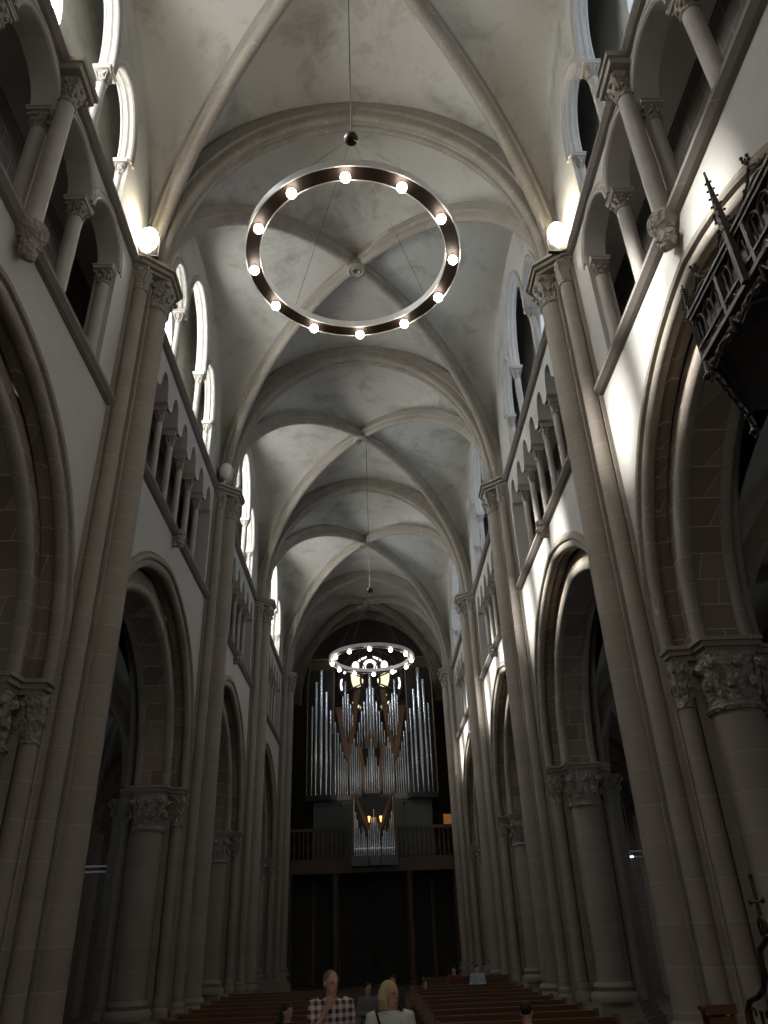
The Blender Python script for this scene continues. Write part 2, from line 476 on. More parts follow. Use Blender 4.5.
# ------------------------------------------------------------------ arcade arches
def roll(u0, w0, r, a0, a1, n=8):
    return [(u0 + r*cos(a0+(a1-a0)*i/n), w0 + r*sin(a0+(a1-a0)*i/n)) for i in range(n+1)]
def make_arch(sx, b, label):
    root = thing('arcade_arch', (sx*XC, 0, ARC), label, 'arch', 'arches of the nave arcade')
    a1 = b-.8; a2 = b-1.25
    q = lambda d: -sx*d
    def path(a, h, n=40): return [(0, y, z) for y, z in arch_pts(0, a, 0, h, n)]
    lat = (q(1), 0, 0)
    T = .8
    p1 = path(a1, 4.3)
    hood = MB(); prof = [(T-.02,.10),(T+.06,.12),(T+.08,.17),(T+.05,.22),(T-.02,.26)]
    hood.sweep(p1, lat, prof, (0,0,0)); hood.build('hood_mould', M['rib'], root)
    for s in (1, -1):
        o = MB()
        prof = [(s*(T+.005),.30),(s*(T+.005),.10)] + [(s*(T-.09)+s*.095*cos(t), .04+.095*sin(t)) for t in [.6, .2, -.2, -.6, -1.0, -1.4, -1.8, -2.2, -2.6]] + [(s*(T-.22),.06),(s*(T-.27),.0),(s*(T-.40),.0),(s*(T-.40),.30)]
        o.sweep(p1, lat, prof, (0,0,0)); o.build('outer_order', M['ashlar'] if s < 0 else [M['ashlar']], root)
        r = MB()
        r.sweep(p1, lat, [(s*(T-.09)+s*.105*cos(t), .035+.105*sin(t)) for t in [2*pi*i/12 for i in range(12)]], (0,0,0))
        r.build('roll_moulding', M['rib'], root)
    p2 = path(a2, 3.75)
    i_ = MB(); e = T-.40
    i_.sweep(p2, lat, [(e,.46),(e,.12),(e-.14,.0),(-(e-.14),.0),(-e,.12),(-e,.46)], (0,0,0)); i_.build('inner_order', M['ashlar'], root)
    for s in (1, -1):
        r = MB(); r.sweep(p2, lat, [(s*(e-.06)+.12*cos(t), .07+.12*sin(t)) for t in [2*pi*i/14 for i in range(14)]], (0,0,0)); r.build('inner_roll', M['rib'], root)
    return root
for sx, side in ((-1, 'left'), (1, 'right')):
    ARC = ARCS[sx]
    for bi, (ya, yb) in enumerate(BAYS):
        lab = 'tall pointed stone arcade arch on the %s, %s' % (side, ['largest, cut by the frame edge', 'second, seen whole past the floodlight pier', 'third, narrow in view', 'fourth and farthest, next to the organ'][bi])
        r = make_arch(sx, (yb-ya)/2, lab); r.location.y = (ya+yb)/2

# ------------------------------------------------------------------ string courses
tn = 0
for sx, side in ((-1, 'left'), (1, 'right')):
    for z, dz, pr in ((11.08, .20, .16), (CAP-.10, .17, .16)):
        m = MB()
        for bi, (ya, yb) in enumerate(BAYS):
            prof = [(W+.02, z-dz/2), (W-pr*.5, z-dz*.35), (W-pr, z), (W-pr, z+dz*.35), (W-pr*.7, z+dz*.5), (W+.02, z+dz*.5)]
            segs = [(ya+.62, yb-.62)]
            if bi == 0 and z > 12: segs = [(ya+.62, (ya+yb)/2-.36), ((ya+yb)/2+.36, yb-.62)]
            for a, b_ in segs:
                m.loft([[(sx*x, a, zz) for x, zz in prof], [(sx*x, b_, zz) for x, zz in prof]])
        tn += 1
        structure(m.build('trim_%d' % tn, M['trim'], smooth=None))

# ------------------------------------------------------------------ triforium colonnettes
def make_col(name, r, z0, z1, w, label, group, double=False, square=False):
    root = thing(name, (0,0,z0), label, 'column', group)
    H = z1-z0
    m = MB(); m.cyl(0,0,.16,H-.42,r,16); m.build('shaft', M['col'], root)
    m = MB(); m.box(-w*.8,w*.8,-w*.8,w*.8,0,.07); m.base(0,0,.07,.2,r); m.build('base', M['col'], root)
    m = MB(); m.capital(0,0,H-.42,H-.10,r,w*.85,20, r > .11); m.build('capital', M['carved'], root)
    m = MB(); m.box(-w,w,-w,w,H-.10,H-.04); m.box(-w*1.08,w*1.08,-w*1.08,w*1.08,H-.04,H); m.build('abacus', M['col'], root, smooth=None)
    return root
big = make_col('triforium_column', .13, 11.17, 13.86, .19, 'x', 'round columns of the nearest triforium bays')
small = make_col('triforium_colonnette', .085, 11.17, 13.76, .14, 'x', 'slim triforium colonnettes')
used = set()
def place(proto, loc, label):
    if proto.name not in used:
        used.add(proto.name); proto.location = loc; proto['label'] = label; return proto
    return copy_tree(proto, loc, label)
NUM = ['first', 'second', 'third', 'fourth', 'fifth', 'sixth', 'seventh']
for sx, side in ((-1, 'left'), (1, 'right')):
    for bi, (ya, yb) in enumerate(BAYS):
        yc = (ya+yb)/2; b = (yb-ya)/2
        if bi == 0:
            ys = [yc+(k-2)*1.68 for k in range(5)]
            for k, y in enumerate(ys):
                y2 = y + (.10 if k == 0 else -.10 if k == 4 else 0)
                place(big, (sx*(W+.22), y2, 11.17), 'stout round triforium column on the %s, %s of five counting away from the camera' % (side, NUM[k]))
            # archivolt mouldings
            for k in range(4):
                c = yc+(k-1.5)*1.68; a = .84-.10
                m = MB()
                pts = [(0, y, z) for y, z in arch_pts(0, a, 0, .72, 24)]
                for off, rr, dx in ((.05, .045, 0), (.17, .03, -.02)):
                    m.sweep(pts, (1,0,0), [(rr*cos(t), off+rr*sin(t)) for t in [2*pi*i/8 for i in range(8)]], (0,0,0))
                o = m.build('triforium_arch_moulding', M['col'], None, loc=(sx*(W+.0), c, 13.86))
                tag(o, 'rounded stone moulding over the %s stout triforium opening on the %s' % (NUM[k], side), 'arch moulding', 'mouldings over the stout triforium openings', 'thing')
        else:
            nn = 7 if b < 5 else 8
            sp = (2*b-1.7)/nn
            for k in range(nn-1):
                y = yc+(k-(nn-2)/2)*sp
                place(small, (sx*(W+.21), y, 11.17), 'slim triforium colonnette on the %s, %s column in the %s gallery row from the camera' % (side, NUM[k], ['', 'nearest', 'middle', 'farthest'][bi]))
    # the tall shaft on a corbel in the middle of the nearest bay
    yc = (PY[0]+PY[1])/2
    root = thing('corbelled_shaft', (sx*(W-.10), yc, 11.0), 'thick vault shaft rising from a carved corbel between triforium arches on the %s' % side, 'wall shaft', 'corbelled wall shafts')
    m = MB(); m.cyl(0,0,.12,3.1,.14,20); m.build('shaft', M['col'], root)
    m = MB(); m.capital(0,0,3.1,3.62,.14,.22,24); m.build('capital', M['carved'], root)
    m = MB(); m.prism([(.26,-.33),(.26,.33),(-.26,.33),(-.26,-.33)],3.62,3.78); m.prism([(.3,-.37),(.3,.37),(-.3,.37),(-.3,-.37)],3.78,3.90)
    m.build('abacus', M['rib'], root, smooth=None)
    m = MB(); m.lathe(0,0,[(.01,-.22),(.12,-.14),(.22,-.02),(.27,.06),(.26,.14),(.17,.2)],20); m.build('corbel', M['carved'], root)
    m = MB(); m.ball((-sx*.06,0,-.28),.15,12,8,1.25); m.ball((-sx*.20,0,-.30),.045,6,5); m.ball((-sx*.15,.06,-.24),.04,6,4); m.ball((-sx*.15,-.06,-.24),.04,6,4)
    m.ball((-sx*.05,.15,-.27),.05,6,4); m.ball((-sx*.05,-.15,-.27),.05,6,4); m.ball((-sx*.12,0,-.44),.08,8,5)
    m.build('carved_head', M['carved'], root)
    # small head corbels in the next bays
    for bi in (1, 2):
        yc = (BAYS[bi][0]+BAYS[bi][1])/2
        m = MB(); m.lathe(0,0,[(.05,-.05),(.14,.0),(.17,.08),(.15,.14)],14)
        m.ball((-sx*.05,0,-.12),.12,12,8,1.3); m.ball((-sx*.17,0,-.12),.035,6,4); m.ball((0,.12,-.1),.05,6,4); m.ball((0,-.12,-.1),.05,6,4); m.ball((-sx*.08,0,-.3),.06,6,5)
        m.box(-sx*.02, sx*.14, -.05,.05,-.3,.05)
        o = m.build('head_corbel', M['carved'], None, loc=(sx*(W-.14), yc, 11.02))
        tag(o, 'small carved head under the string course on the %s, %s' % (side, 'above the second arch' if bi == 1 else 'above the third arch'), 'corbel', 'carved head corbels', 'thing')

# ------------------------------------------------------------------ clerestory colonnettes and arch mouldings
proto_c = make_col('clerestory_colonnette', .095, 15.03, 17.35, .17, 'x', 'slim clerestory colonnettes')
proto_s = make_col('clerestory_side_colonnette', .085, 15.03, 16.65, .15, 'x', 'slim clerestory colonnettes')
for sx, side in ((-1, 'left'), (1, 'right')):
    for bi, (ya, yb) in enumerate(BAYS):
        yc = (ya+yb)/2; k = (yb-ya)/2/4.65
        wh = ['nearest', 'second', 'third', 'fourth'][bi]
        for s, fn in ((-1, 'near'), (1, 'far')):
            place(proto_c, (sx*(W+.16), yc+s*1.31*k, 15.03), 'tall clerestory colonnette on the %s, %s side of the %s central lancet' % (side, fn, wh))
            place(proto_s, (sx*(W+.16), yc+s*2.86*k, 15.03), 'short clerestory colonnette on the %s, outermost at the %s end of the %s window' % (side, fn, wh))
        root = thing('clerestory_arcade', (sx*W, yc, 15.0), 'moulded triple arch in front of the %s clerestory window on the %s' % (wh, side), 'arch moulding', 'triple arches of the clerestory')
        for c, a, z, h in ((0, 1.22*k, 2.35, 2.3), (-2.1*k, .70*k, 1.65, 1.5), (2.1*k, .70*k, 1.65, 1.5)):
            m = MB(); pts = [(0, c+y, zz) for y, zz in arch_pts(0, a, z, h, 28)]
            if c: pts = [(0, c+a*cos(pi*i/28), side_arch(cos(pi*i/28)*(1 if c > 0 else -1))-15.0) for i in range(29)]
            for off, rr, dx in ((.045, .055, .01), (.15, .04, -.01), (.03, .05, .13), (.045, .055, .25)):
                m.sweep(pts, (sx,0,0), [(dx+rr*cos(t), off+rr*sin(t)) for t in [2*pi*i/8 for i in range(8)]], (0,c,z))
            m.build('arch_moulding', M['col'], root)

# ------------------------------------------------------------------ windows
def glass(name, col, strength, col2=None):
    m, nt, b, out = new_mat(name); nt.nodes.remove(b); L = nt.links.new
    g = N(nt, 'ShaderNodeNewGeometry'); v = N(nt, 'ShaderNodeTexVoronoi'); v.inputs['Scale'].default_value = 5
    L(g.outputs['Position'], v.inputs['Vector'])
    mx = N(nt, 'ShaderNodeMix', data_type='RGBA'); sp = N(nt, 'ShaderNodeSeparateColor'); L(v.outputs['Color'], sp.inputs[0]); L(sp.outputs[0], mx.inputs['Factor'])
    mx.inputs[6].default_value = (*col, 1); mx.inputs[7].default_value = (*(col2 or col), 1)
    e = N(nt, 'ShaderNodeEmission'); e.inputs[1].default_value = strength; L(mx.outputs[2], e.inputs[0])
    tr = N(nt, 'ShaderNodeBsdfTransparent'); ad = N(nt, 'ShaderNodeAddShader'); L(e.outputs[0], ad.inputs[0]); L(tr.outputs[0], ad.inputs[1])
    L(ad.outputs[0], out.inputs[0])
    return m
M['glass_left'] = glass('clerestory_glass_left', (.92,.96,1.0), GL_L, (1,1,.97))
M['glass_right'] = glass('clerestory_glass_right', (.50,.62,.85), GL_R, (.62,.70,.82))
M['glass_aisle'] = glass('aisle_glass', (.16,.20,.28), GL_A, (.30,.36,.38))
M['lead'] = plain('window_lead', (.05,.05,.05), .6)
wn = 0
def window(x, yc, lights, mat, tilt=None):
    global wn; wn += 1
    root = bpy.data.objects.new('window_%d' % wn, None); COL.objects.link(root); root['kind'] = 'structure'; root.location = (x, yc, 0)
    for c, a, zb, zs, h in lights:
        m = MB(); pts = arch_pts(c, a, zs, h, 20)
        vs = [(0, c-a, zb)] + [(0, y, z) for y, z in pts] + [(0, c+a, zb)]
        m.add(vs, [tuple(range(len(vs)))]); m.build('pane', mat, root, smooth=None)
        m = MB(); z = zb
        while z < zs+h*.8:
            m.box(-.02,.02,c-a,c+a,z-.012,z+.012); z += .62
        m.box(-.02,.02,c-.012,c+.012,zb,zs+h)
        m.build('bars', M['lead'], root, smooth=None)
    return root
for sx in (-1, 1):
    for bi, (ya, yb) in enumerate(BAYS):
        yc = (ya+yb)/2; k = (yb-ya)/2/4.65
        window(sx*5.92, yc, [(0,.78*k,15.9,18.0,1.2),(-2.15*k,.52*k,15.7,16.9,.9),(2.15*k,.52*k,15.7,16.9,.9)], M['glass_left' if sx < 0 else 'glass_right'])
M['glass_fill'] = glass('fill_glass', (1.0,.95,.87), GL_FILL)  # glow for the added panes behind the camera, a dim fill
r = window(0, 0, [(-3,.8,4,11,2.5),(0,.9,4,12,2.5),(3,.8,4,11,2.5)], M['glass_fill']); r.rotation_euler.z = pi/2; r.location = (0,-7.9,0)  # unseen lancets added on the front wall to light the nave dimly

# ------------------------------------------------------------------ vaults
def zT(u, zc): return CAP + (zc-CAP)*S(u)
def make_vault(b, label, last=False):
    root = thing('vault_bay', (0,0,CAP), label, 'vault', 'ribbed vault bays of the nave')
    m = MB(); n = 22; H = 5.85
    D = lambda s: H*E2(s)
    for cell in range(4):
        vs = []
        for i in range(n+1):
            s = 1-cos(pi/2*i/n) if False else sin(pi/2*i/n)
            for j in range(2*n+1):
                u = -cos(pi*j/(2*n))
                if cell < 2:    # towards the transverse arches
                    zc = 5.85 + .40*s; z = D(s) + (zc-D(s))*S(u)
                    x = u*s*W; y = (1 if cell else -1)*s*b
                else:
                    zc = 5.85 - .30*s; z = D(s) + (zc-D(s))*E2(u)
                    y = u*s*b; x = (1 if cell == 3 else -1)*s*W
                vs.append((x, y, z))
        fs = []
        w_ = 2*n+1
        for i in range(n):
            for j in range(2*n):
                fs.append((i*w_+j, i*w_+j+1, (i+1)*w_+j+1, (i+1)*w_+j))
        m.add(vs, fs)
    m.build('web', M['web'], root, smooth=30)
    for sg in (1, -1):
        p = [(W*t, sg*b*t, H*E2(t)) for t in [-cos(pi*i/48) for i in range(49)]]
        lat = Vector((-sg*b, W, 0)).normalized()
        prof = [(-.19,.08),(-.19,-.17),(-.13,-.20),(-.12,-.27)] + [(.115*cos(t), -.30+.115*sin(t)) for t in [pi*1.05+pi*.9*i/8 for i in range(9)]] + [(.12,-.27),(.13,-.20),(.19,-.17),(.19,.08)]
        m = MB(); m.sweep(p, lat, prof, (0,0,0)); m.build('diagonal_rib', M['rib'], root, smooth=35)
    m = MB(); m.lathe(0,0,[(.28,5.62),(.31,5.50),(.30,5.40),(.23,5.34),(.20,5.38),(.15,5.38),(.12,5.34),(.09,5.37),(.08,5.6)],28)
    m.build('boss', M['rib'], root)
    return root
for bi, (ya, yb) in enumerate(BAYS + [(PY[4], BACK)]):
    lab = 'ribbed vault bay, ' + ['nearest, over the large ring light', 'second, with round boss seen through the ring light', 'third, holding the far ring light cable', 'fourth, dim and distant', 'darkest and last, above the organ'][bi]
    v = make_vault((yb-ya)/2, lab); v.location.y = (ya+yb)/2
def make_trans(label):
    root = thing('transverse_arch', (0,0,CAP), label, 'arch', 'transverse arches of the nave vault')
    pts = [(x, 0, z) for x, z in arch_pts(0, W, 0, 6.25, 56)]
    m = MB(); m.sweep(pts, (0,1,0), [(-.34,.1),(-.34,-.24),(.34,-.24),(.34,.1)], (0,0,0)); m.build('outer_order', M['rib'], root, smooth=30)
    m = MB()
    prof = [(-.24,-.22)] + [(-.14+.10*cos(t), -.40+.10*sin(t)) for t in [pi+pi*i/8*.9 for i in range(9)]] + [(.14+.10*cos(t), -.40+.10*sin(t)) for t in [pi*1.1+pi*.9*i/8 for i in range(9)]] + [(.24,-.22)]
    m.sweep(pts, (0,1,0), prof, (0,0,0)); m.build('inner_order', M['rib'], root, smooth=35)
    return root
tp = None
for i, y in enumerate(PY + [BACK-.3]):
    lab = 'stone transverse arch across the vault, ' + ['out of view above the camera', 'nearest, springing from the lit floodlights', 'second from the floodlights', 'third from the floodlights', 'fourth, framing the organ', 'last, against the dark end wall'][i]
    if i == 0: continue
    if tp is None: tp = make_trans(lab); tp.location.y = y
    else: copy_tree(tp, (0, y, CAP), lab)

# ------------------------------------------------------------------ aisles
for sx, side in ((-1, 'left'), (1, 'right')):
    XA = 10.6
    m = MB()
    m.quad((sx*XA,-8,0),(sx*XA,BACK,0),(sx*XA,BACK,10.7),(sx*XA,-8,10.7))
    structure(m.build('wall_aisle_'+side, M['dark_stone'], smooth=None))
    xc = (6.35+XA)/2; a = (XA-6.35)/2
    for bi, (ya, yb) in enumerate(BAYS):
        yc = (ya+yb)/2; b = (yb-ya)/2
        root = thing('aisle_vault', (sx*xc, yc, ARC), 'dark ribbed aisle vault behind the %s arch on the %s' % (['nearest', 'second', 'third', 'farthest'][bi], side), 'vault', 'aisle vaults')
        m = MB(); n = 12; H = 3.3
        for cell in range(4):
            vs = []
            for i in range(n+1):
                s = sin(pi/2*i/n)
                for j in range(2*n+1):
                    u = -cos(pi*j/(2*n)); z = H*E2(s) + (H-H*E2(s))*E2(u)
                    if cell < 2: x, y = u*s*a, (1 if cell else -1)*s*b
                    else: x, y = (1 if cell == 3 else -1)*s*a, u*s*b
                    vs.append((x,y,z))
            w_ = 2*n+1
            m.add(vs, [(i*w_+j, i*w_+j+1, (i+1)*w_+j+1, (i+1)*w_+j) for i in range(n) for j in range(2*n)])
        m.build('web', M['plaster'], root, smooth=30)
        for sg in (1, -1):
            p = [(a*t, sg*b*t, H*E2(t)) for t in [-cos(pi*i/32) for i in range(33)]]
            r_ = MB(); r_.sweep(p, Vector((-sg*b, a, 0)).normalized(), [(-.14,.08),(-.14,-.12),(-.06,-.22),(.06,-.22),(.14,-.12),(.14,.08)], (0,0,0)); r_.build('rib', M['rib'], root)
        window(sx*(XA-.05), yc, [(-.75,.45,3.2,5.6,1.0),(.75,.45,3.2,5.6,1.0)], M['glass_aisle'])
    for i, y in enumerate(PY):
        root = thing('aisle_arch', (sx*xc, y, ARC), 'dark transverse arch crossing the %s aisle at the %s pier' % (side, NTH[i]), 'arch', 'transverse arches of the aisles')
        p = [(x, 0, z) for x, z in arch_pts(0, a, 0, 3.3, 28, E2)]
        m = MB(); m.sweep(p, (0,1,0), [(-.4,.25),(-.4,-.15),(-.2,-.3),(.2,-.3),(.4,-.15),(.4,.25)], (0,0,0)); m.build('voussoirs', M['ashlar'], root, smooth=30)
        m = MB(); m.box(-.05*0+sx*(a-.45), sx*a, -.4,.4,-ARC,0); m.build('respond', M['pier'], root, smooth=None)
# ------------------------------------------------------------------ ring chandeliers
M['bronze'] = plain('dark_bronze', (.04,.024,.018), .45, metal=.3, noise=.25, scale=4)
M['ring_white'] = plain('white_ring_band', (.72,.72,.70), .4, noise=.03)
M['cable'] = plain('steel_cable', (.10,.095,.09), .4, metal=.6)
M['bulb'] = emit('lit_globe', (1,.93,.80), 13)
def make_ring(R_, label, drop, ztop, loc):
    root = thing('ring_chandelier', loc, label, 'chandelier', 'ring chandeliers of the nave')
    n = 96
    m = MB()
    for r0, r1, z0, z1 in ((R_-.17, R_, 0, .0),):
        pass
    m.lathe(0,0,[(R_-.19,-.005),(R_-.005,-.005),(R_-.005,.03),(R_-.19,.03),(R_-.19,-.005)],n)
    m.build('ring_underside', M['bronze'], root, smooth=35)
    m = MB(); m.lathe(0,0,[(R_,-.01),(R_+.015,-.01),(R_+.015,.11),(R_,.11),(R_,-.01)],n); m.build('outer_band', M['ring_white'], root, smooth=35)
    m = MB(); m.lathe(0,0,[(R_-.205,-.01),(R_-.19,-.01),(R_-.19,.11),(R_-.205,.11),(R_-.205,-.01)],n); m.build('inner_band', M['ring_white'], root, smooth=35)
    gl = MB(); gl.ball((0,0,0),.068,16,10)
    so_ = MB(); so_.cyl(0,0,.03,.075,.035,12,True)
    first = None
    for k in range(12):
        a = 2*pi*(k-.087)/12; p = ((R_-.10)*cos(a),(R_-.10)*sin(a),-.085)
        if first is None:
            g = gl.build('globe_bulb', M['bulb'], root); first = g; g.location = p
            s = so_.build('bulb_socket', M['bronze'], g)
            fs = s
        else:
            g = first.copy(); COL.objects.link(g); g.parent = root; g.location = p
            s = fs.copy(); COL.objects.link(s); s.parent = g
    for k in range(4):
        a = 2*pi*(k+.45)/4
        m = MB(); m.tube([((R_-.02)*cos(a),(R_-.02)*sin(a),.14),(.03*cos(a),.03*sin(a),drop)],.004,6); m.build('suspension_wire', M['cable'], root)
    m = MB(); m.ball((0,0,drop+.03),.12,16,10,.8); m.cyl(0,0,drop+.08,drop+.2,.025,10,True); m.build('cable_hub', M['bronze'], root)
    m = MB(); m.tube([(0,0,drop+.1),(0,0,ztop-loc[2])],.011,6); m.build('ceiling_cable', M['cable'], root)
    return root
make_ring(1.53, 'large dark ring chandelier with twelve lit globes, nearest overhead', 2.80, 20.35, (.03, 7.60, 10.55))
make_ring(1.52, 'far ring chandelier with white rim hanging before the organ', 2.70, 20.35, (.2, 26.0, 10.72))

# ------------------------------------------------------------------ floodlights
M['flood'] = emit('floodlight_glass', (1,.88,.70), 75)
M['lamp_body'] = plain('lamp_housing', (.5,.5,.48), .4)
def ell_box(m):
    m.ball((0,.07,.54),.235,18,10,1.6,1.0,.7); m.box(-.04,.04,-.04,.04,0,.22)
def flood(loc, label, lit, sx):
    root = thing('floodlight', loc, label, 'floodlight', 'floodlights on the pier capitals')
    m = MB(); ell_box(m); m.build('housing', M['lamp_body'], root, smooth=None)
    m = MB(); m.ball((0,-.02,.54),.215,20,12,1.6,1.0,.8); m.build('lamp_glass', M['flood'] if lit else M['lamp_body'], root)
    m = MB(); m.box(-.27,-.25,-.03,.03,0,.5); m.box(.25,.27,-.03,.03,0,.5); m.box(-.27,.27,-.05,.05,0,.03); m.build('bracket', M['bronze'], root, smooth=None)
    return root
flood((-4.5, 11.38, CAP+.03), 'lit floodlight glaring on top of the left pier capital', True, -1)
flood((4.5, 11.3, CAP-.1), 'lit floodlight glaring on top of the right pier capital', True, 1)
flood((-4.45, 20.8, CAP+.03), 'small unlit pale floodlight on the second left pier capital', False, -1)

# ------------------------------------------------------------------ rose window
M['rose_w'] = emit('rose_glass_white', (1,.98,.93), 1.6)
M['rose_y'] = emit('rose_glass_cream', (1,.84,.55), .85)
root = bpy.data.objects.new('window_rose', None); COL.objects.link(root); root.location = (.14, BACK-.05, 16.5); root['kind'] = 'structure'
def pane(pts, mat):
    m = MB(); n = len(pts); m.add([(x,-.02,z) for x, z in pts],[tuple(range(n))]); m.build('pane', mat, root, smooth=None)
def sector(a0, a1, r0, r1, n=10, bulge=0):
    out = [(r1*sin(a0+(a1-a0)*i/n), r1*cos(a0+(a1-a0)*i/n)) for i in range(n+1)]
    inn = [(r0*sin(a1+(a0-a1)*i/n), r0*cos(a1+(a0-a1)*i/n)) for i in range(n+1)]
    return out+inn
def petal(a, r0, r1, w, n=14):
    pts = []
    for i in range(n):
        t = 2*pi*i/n; u = (r0+r1)/2 + (r1-r0)/2*cos(t); v = w*sin(t)*(1+.35*cos(t))
        pts.append((u*sin(a)+v*cos(a), u*cos(a)-v*sin(a)))
    return pts
def circ(r0, r1, n=28):
    return sector(-2.2, 2.2, r0, r1, n)
Q = lambda pts, s_=1: [(s_*(x-390)*.0134, -(y-190)*.0134) for x, y in pts]
pane([(.47*sin(t), .94+.47*cos(t)) for t in [-2.1+4.2*i/20 for i in range(21)]]+[(.27*sin(t), .94+.27*cos(t)) for t in [2.1-4.2*i/20 for i in range(21)]], M['rose_w'])
for s_ in (1, -1):
    pane([(s_*-.94+.23*cos(t), .98+.32*sin(t)) for t in [2*pi*i/16 for i in range(16)]], M['rose_w'])
    pane(Q([(330,92),(345,78),(375,68),(372,78),(350,88),(338,96)], s_), M['rose_w'])
    pane(Q([(296,155),(318,152),(340,163),(357,186),(352,212),(330,222),(308,220),(300,195)], s_), M['rose_y'])
    pane(Q([(338,234),(334,258),(318,278),(312,262),(322,245)], s_), M['rose_y'])
    pane(Q([(287,118),(284,135),(266,155),(260,150),(270,130)], s_), M['rose_w'])
    pane(Q([(256,178),(252,205),(258,232),(247,236),(244,205),(248,180)], s_), M['rose_w'])
    pane(Q([(300,290),(320,300),(345,315),(340,325),(310,312)], s_), M['rose_y'])
m = MB()
for r0 in (.62, 2.05):
    m.sweep([(r0*cos(t),-.06,r0*sin(t)) for t in [2*pi*i/48 for i in range(49)]],(0,1,0),[(-.06,-.07),(.06,-.07),(.06,.07),(-.06,.07)],(0,-.06,0),cap=False)
for k in range(8):
    a = pi/8+k*pi/4; m.tube([(.66*cos(a),-.06,.66*sin(a)),(1.98*cos(a),-.06,1.98*sin(a))],.05,6)
m.build('tracery', M['dark_stone'], root)

# ------------------------------------------------------------------ organ
M['pipe'] = plain('organ_pipe_metal', (.80,.86,.93), .22, metal=.95, noise=.15, scale=2)
M['case'] = plain('organ_case_wood', (.17,.09,.045), .5, noise=.25, scale=3)
M['case_dark'] = plain('organ_case_dark', (.035,.032,.03), .6, noise=.2)
M['case_grey'] = plain('organ_base_panel', (.10,.115,.11), .6, noise=.2)
M['gilt'] = plain('organ_lattice', (.20,.14,.08), .5, noise=.3)
org = thing('pipe_organ', (.1, 44.4, 5.4), 'great pipe organ with tall silver pipes under the rose window', 'organ')
OY = 0.0; OZ = 5.4
cnt = [0]
cache = {}
def pipe(parent, x, y, z0, z1, r, foot):
    key = (round(z1-z0,1), r, foot)
    if key in cache:
        o = cache[key].copy(); COL.objects.link(o); o.parent = parent
    else:
        m = MB(); H = round(z1-z0,1)
        m.lathe(0,0,[(.02,0),(r*.55,foot*.5),(r*.98,foot*.96),(r,foot)],10)
        m.lathe(0,0,[(r,foot),(r,foot+.02),(r*.9,foot+.05),(r,foot+.08),(r,H),(r*.9,H),(r*.88,H-.1)],10)
        m.box(-r*.7,r*.7,-r*1.12,-r*.6,foot-.01,foot+.03)
        o = m.build('organ_pipe', M['pipe'], parent, smooth=50); cache[key] = o
    o.location = (x, y, z0); cnt[0] += 1
    return o
def both(lst):
    for x, y, z0, z1, r, ft in lst:
        pipe(org, x, y, z0-OZ, z1-OZ, r, ft); pipe(org, -x, y, z0-OZ, z1-OZ, r, ft)
B0 = 9.05
tower = [(-3.44,.20,14.2,.06),(-3.20,.02,15.6,.085),(-2.90,-.12,16.3,.10),(-2.60,.0,15.0,.085),(-2.36,.14,13.8,.06)]
both([(x,y,B0,z,r,1.75) for x,y,z,r in tower])
row = [(-2.08,.2,13.2,0.050),(-1.92,.15,12.6,0.043),(-1.78,.12,12.0,0.040),(-1.65,.1,11.5,0.036),(-1.53,.1,11.1,0.036),(-1.41,.1,10.8,0.032)]
both([(x,y,B0,z,r,.8) for x,y,z,r in row])
row2 = [(-1.22,.0,11.3,0.036),(-1.10,-.05,11.8,0.040),(-.98,-.08,12.15,0.043),(-.86,-.05,11.7,0.040),(-.75,.0,11.2,0.036),(-.64,.05,10.8,0.032)]
both([(x,y,B0,z,r,.7) for x,y,z,r in row2])
both([(-.13,-.2,B0,11.6,.04,.9),(-.25,-.16,B0,11.1,.036,.9),(-.37,-.12,B0,10.6,.034,.9)])
pipe(org, 0, -.22, B0-OZ, 12.1-OZ, .06, .9)
up = [(-1.62,.15,12.9,14.7,0.043),(-1.48,.1,12.3,15.6,0.061),(-1.32,.1,12.2,14.8,0.054),(-1.18,.12,12.6,14.2,0.047),(-1.06,.15,12.9,13.6,0.036)]
both([(x,y,z0,z,r,.6) for x,y,z0,z,r in up])
cen = [(-.18,-.05,11.9,15.1,0.061),(-.36,.0,11.9,14.3,0.054),(-.52,.05,11.6,13.7,0.043),(-.66,.1,11.4,13.1,0.040),(-.79,.12,11.2,12.6,0.036)]
both([(x,y,z0,z,r,.55) for x,y,z0,z,r in cen])
pipe(org, 0, -.1, 11.9-OZ, 16.1-OZ, .095, .55)
# case
m = MB()
for s in (-1, 1):
    m.box(s*2.15, s*3.65, .35, .9, B0-OZ, 16.4-OZ)
m.box(-2.15,2.15,.45,.9,B0-OZ,12.9-OZ)
m.build('case_back', M['case_dark'], org, smooth=None)
m = MB(); m.prism([(-3.7,-.25),(-2.2,-.45),(-2.0,-.1),(-.55,-.1),(-.4,-.45),(.4,-.45),(.55,-.1),(2.0,-.1),(2.2,-.45),(3.7,-.25),(3.7,.9),(-3.7,.9)], 8.75-OZ, 9.05-OZ)
m.build('impost_shelf', M['case_dark'], org, smooth=None)
m = MB(); m.box(-3.3,3.3,.1,.9,5.4-OZ,8.75-OZ)
for k in range(9): m.box(-3.3+k*.8,-3.25+k*.8,.05,.12,5.6-OZ,8.6-OZ)
m.build('case_base', M['case_grey'], org, smooth=None)
def board(pts, y=.28, t=.07, mat='case', name='wooden_panel'):
    for s in (-1, 1):
        q = [(s*x, z-OZ) for x, z in pts]
        m = MB(); n = len(q); m.add([(x,y,z) for x,z in q]+[(x,y+t,z) for x,z in q],[tuple(range(n)),tuple(range(2*n-1,n-1,-1))]+[(i,(i+1)%n,n+(i+1)%n,n+i) for i in range(n)])
        m.build(name, M[mat], org, smooth=None)
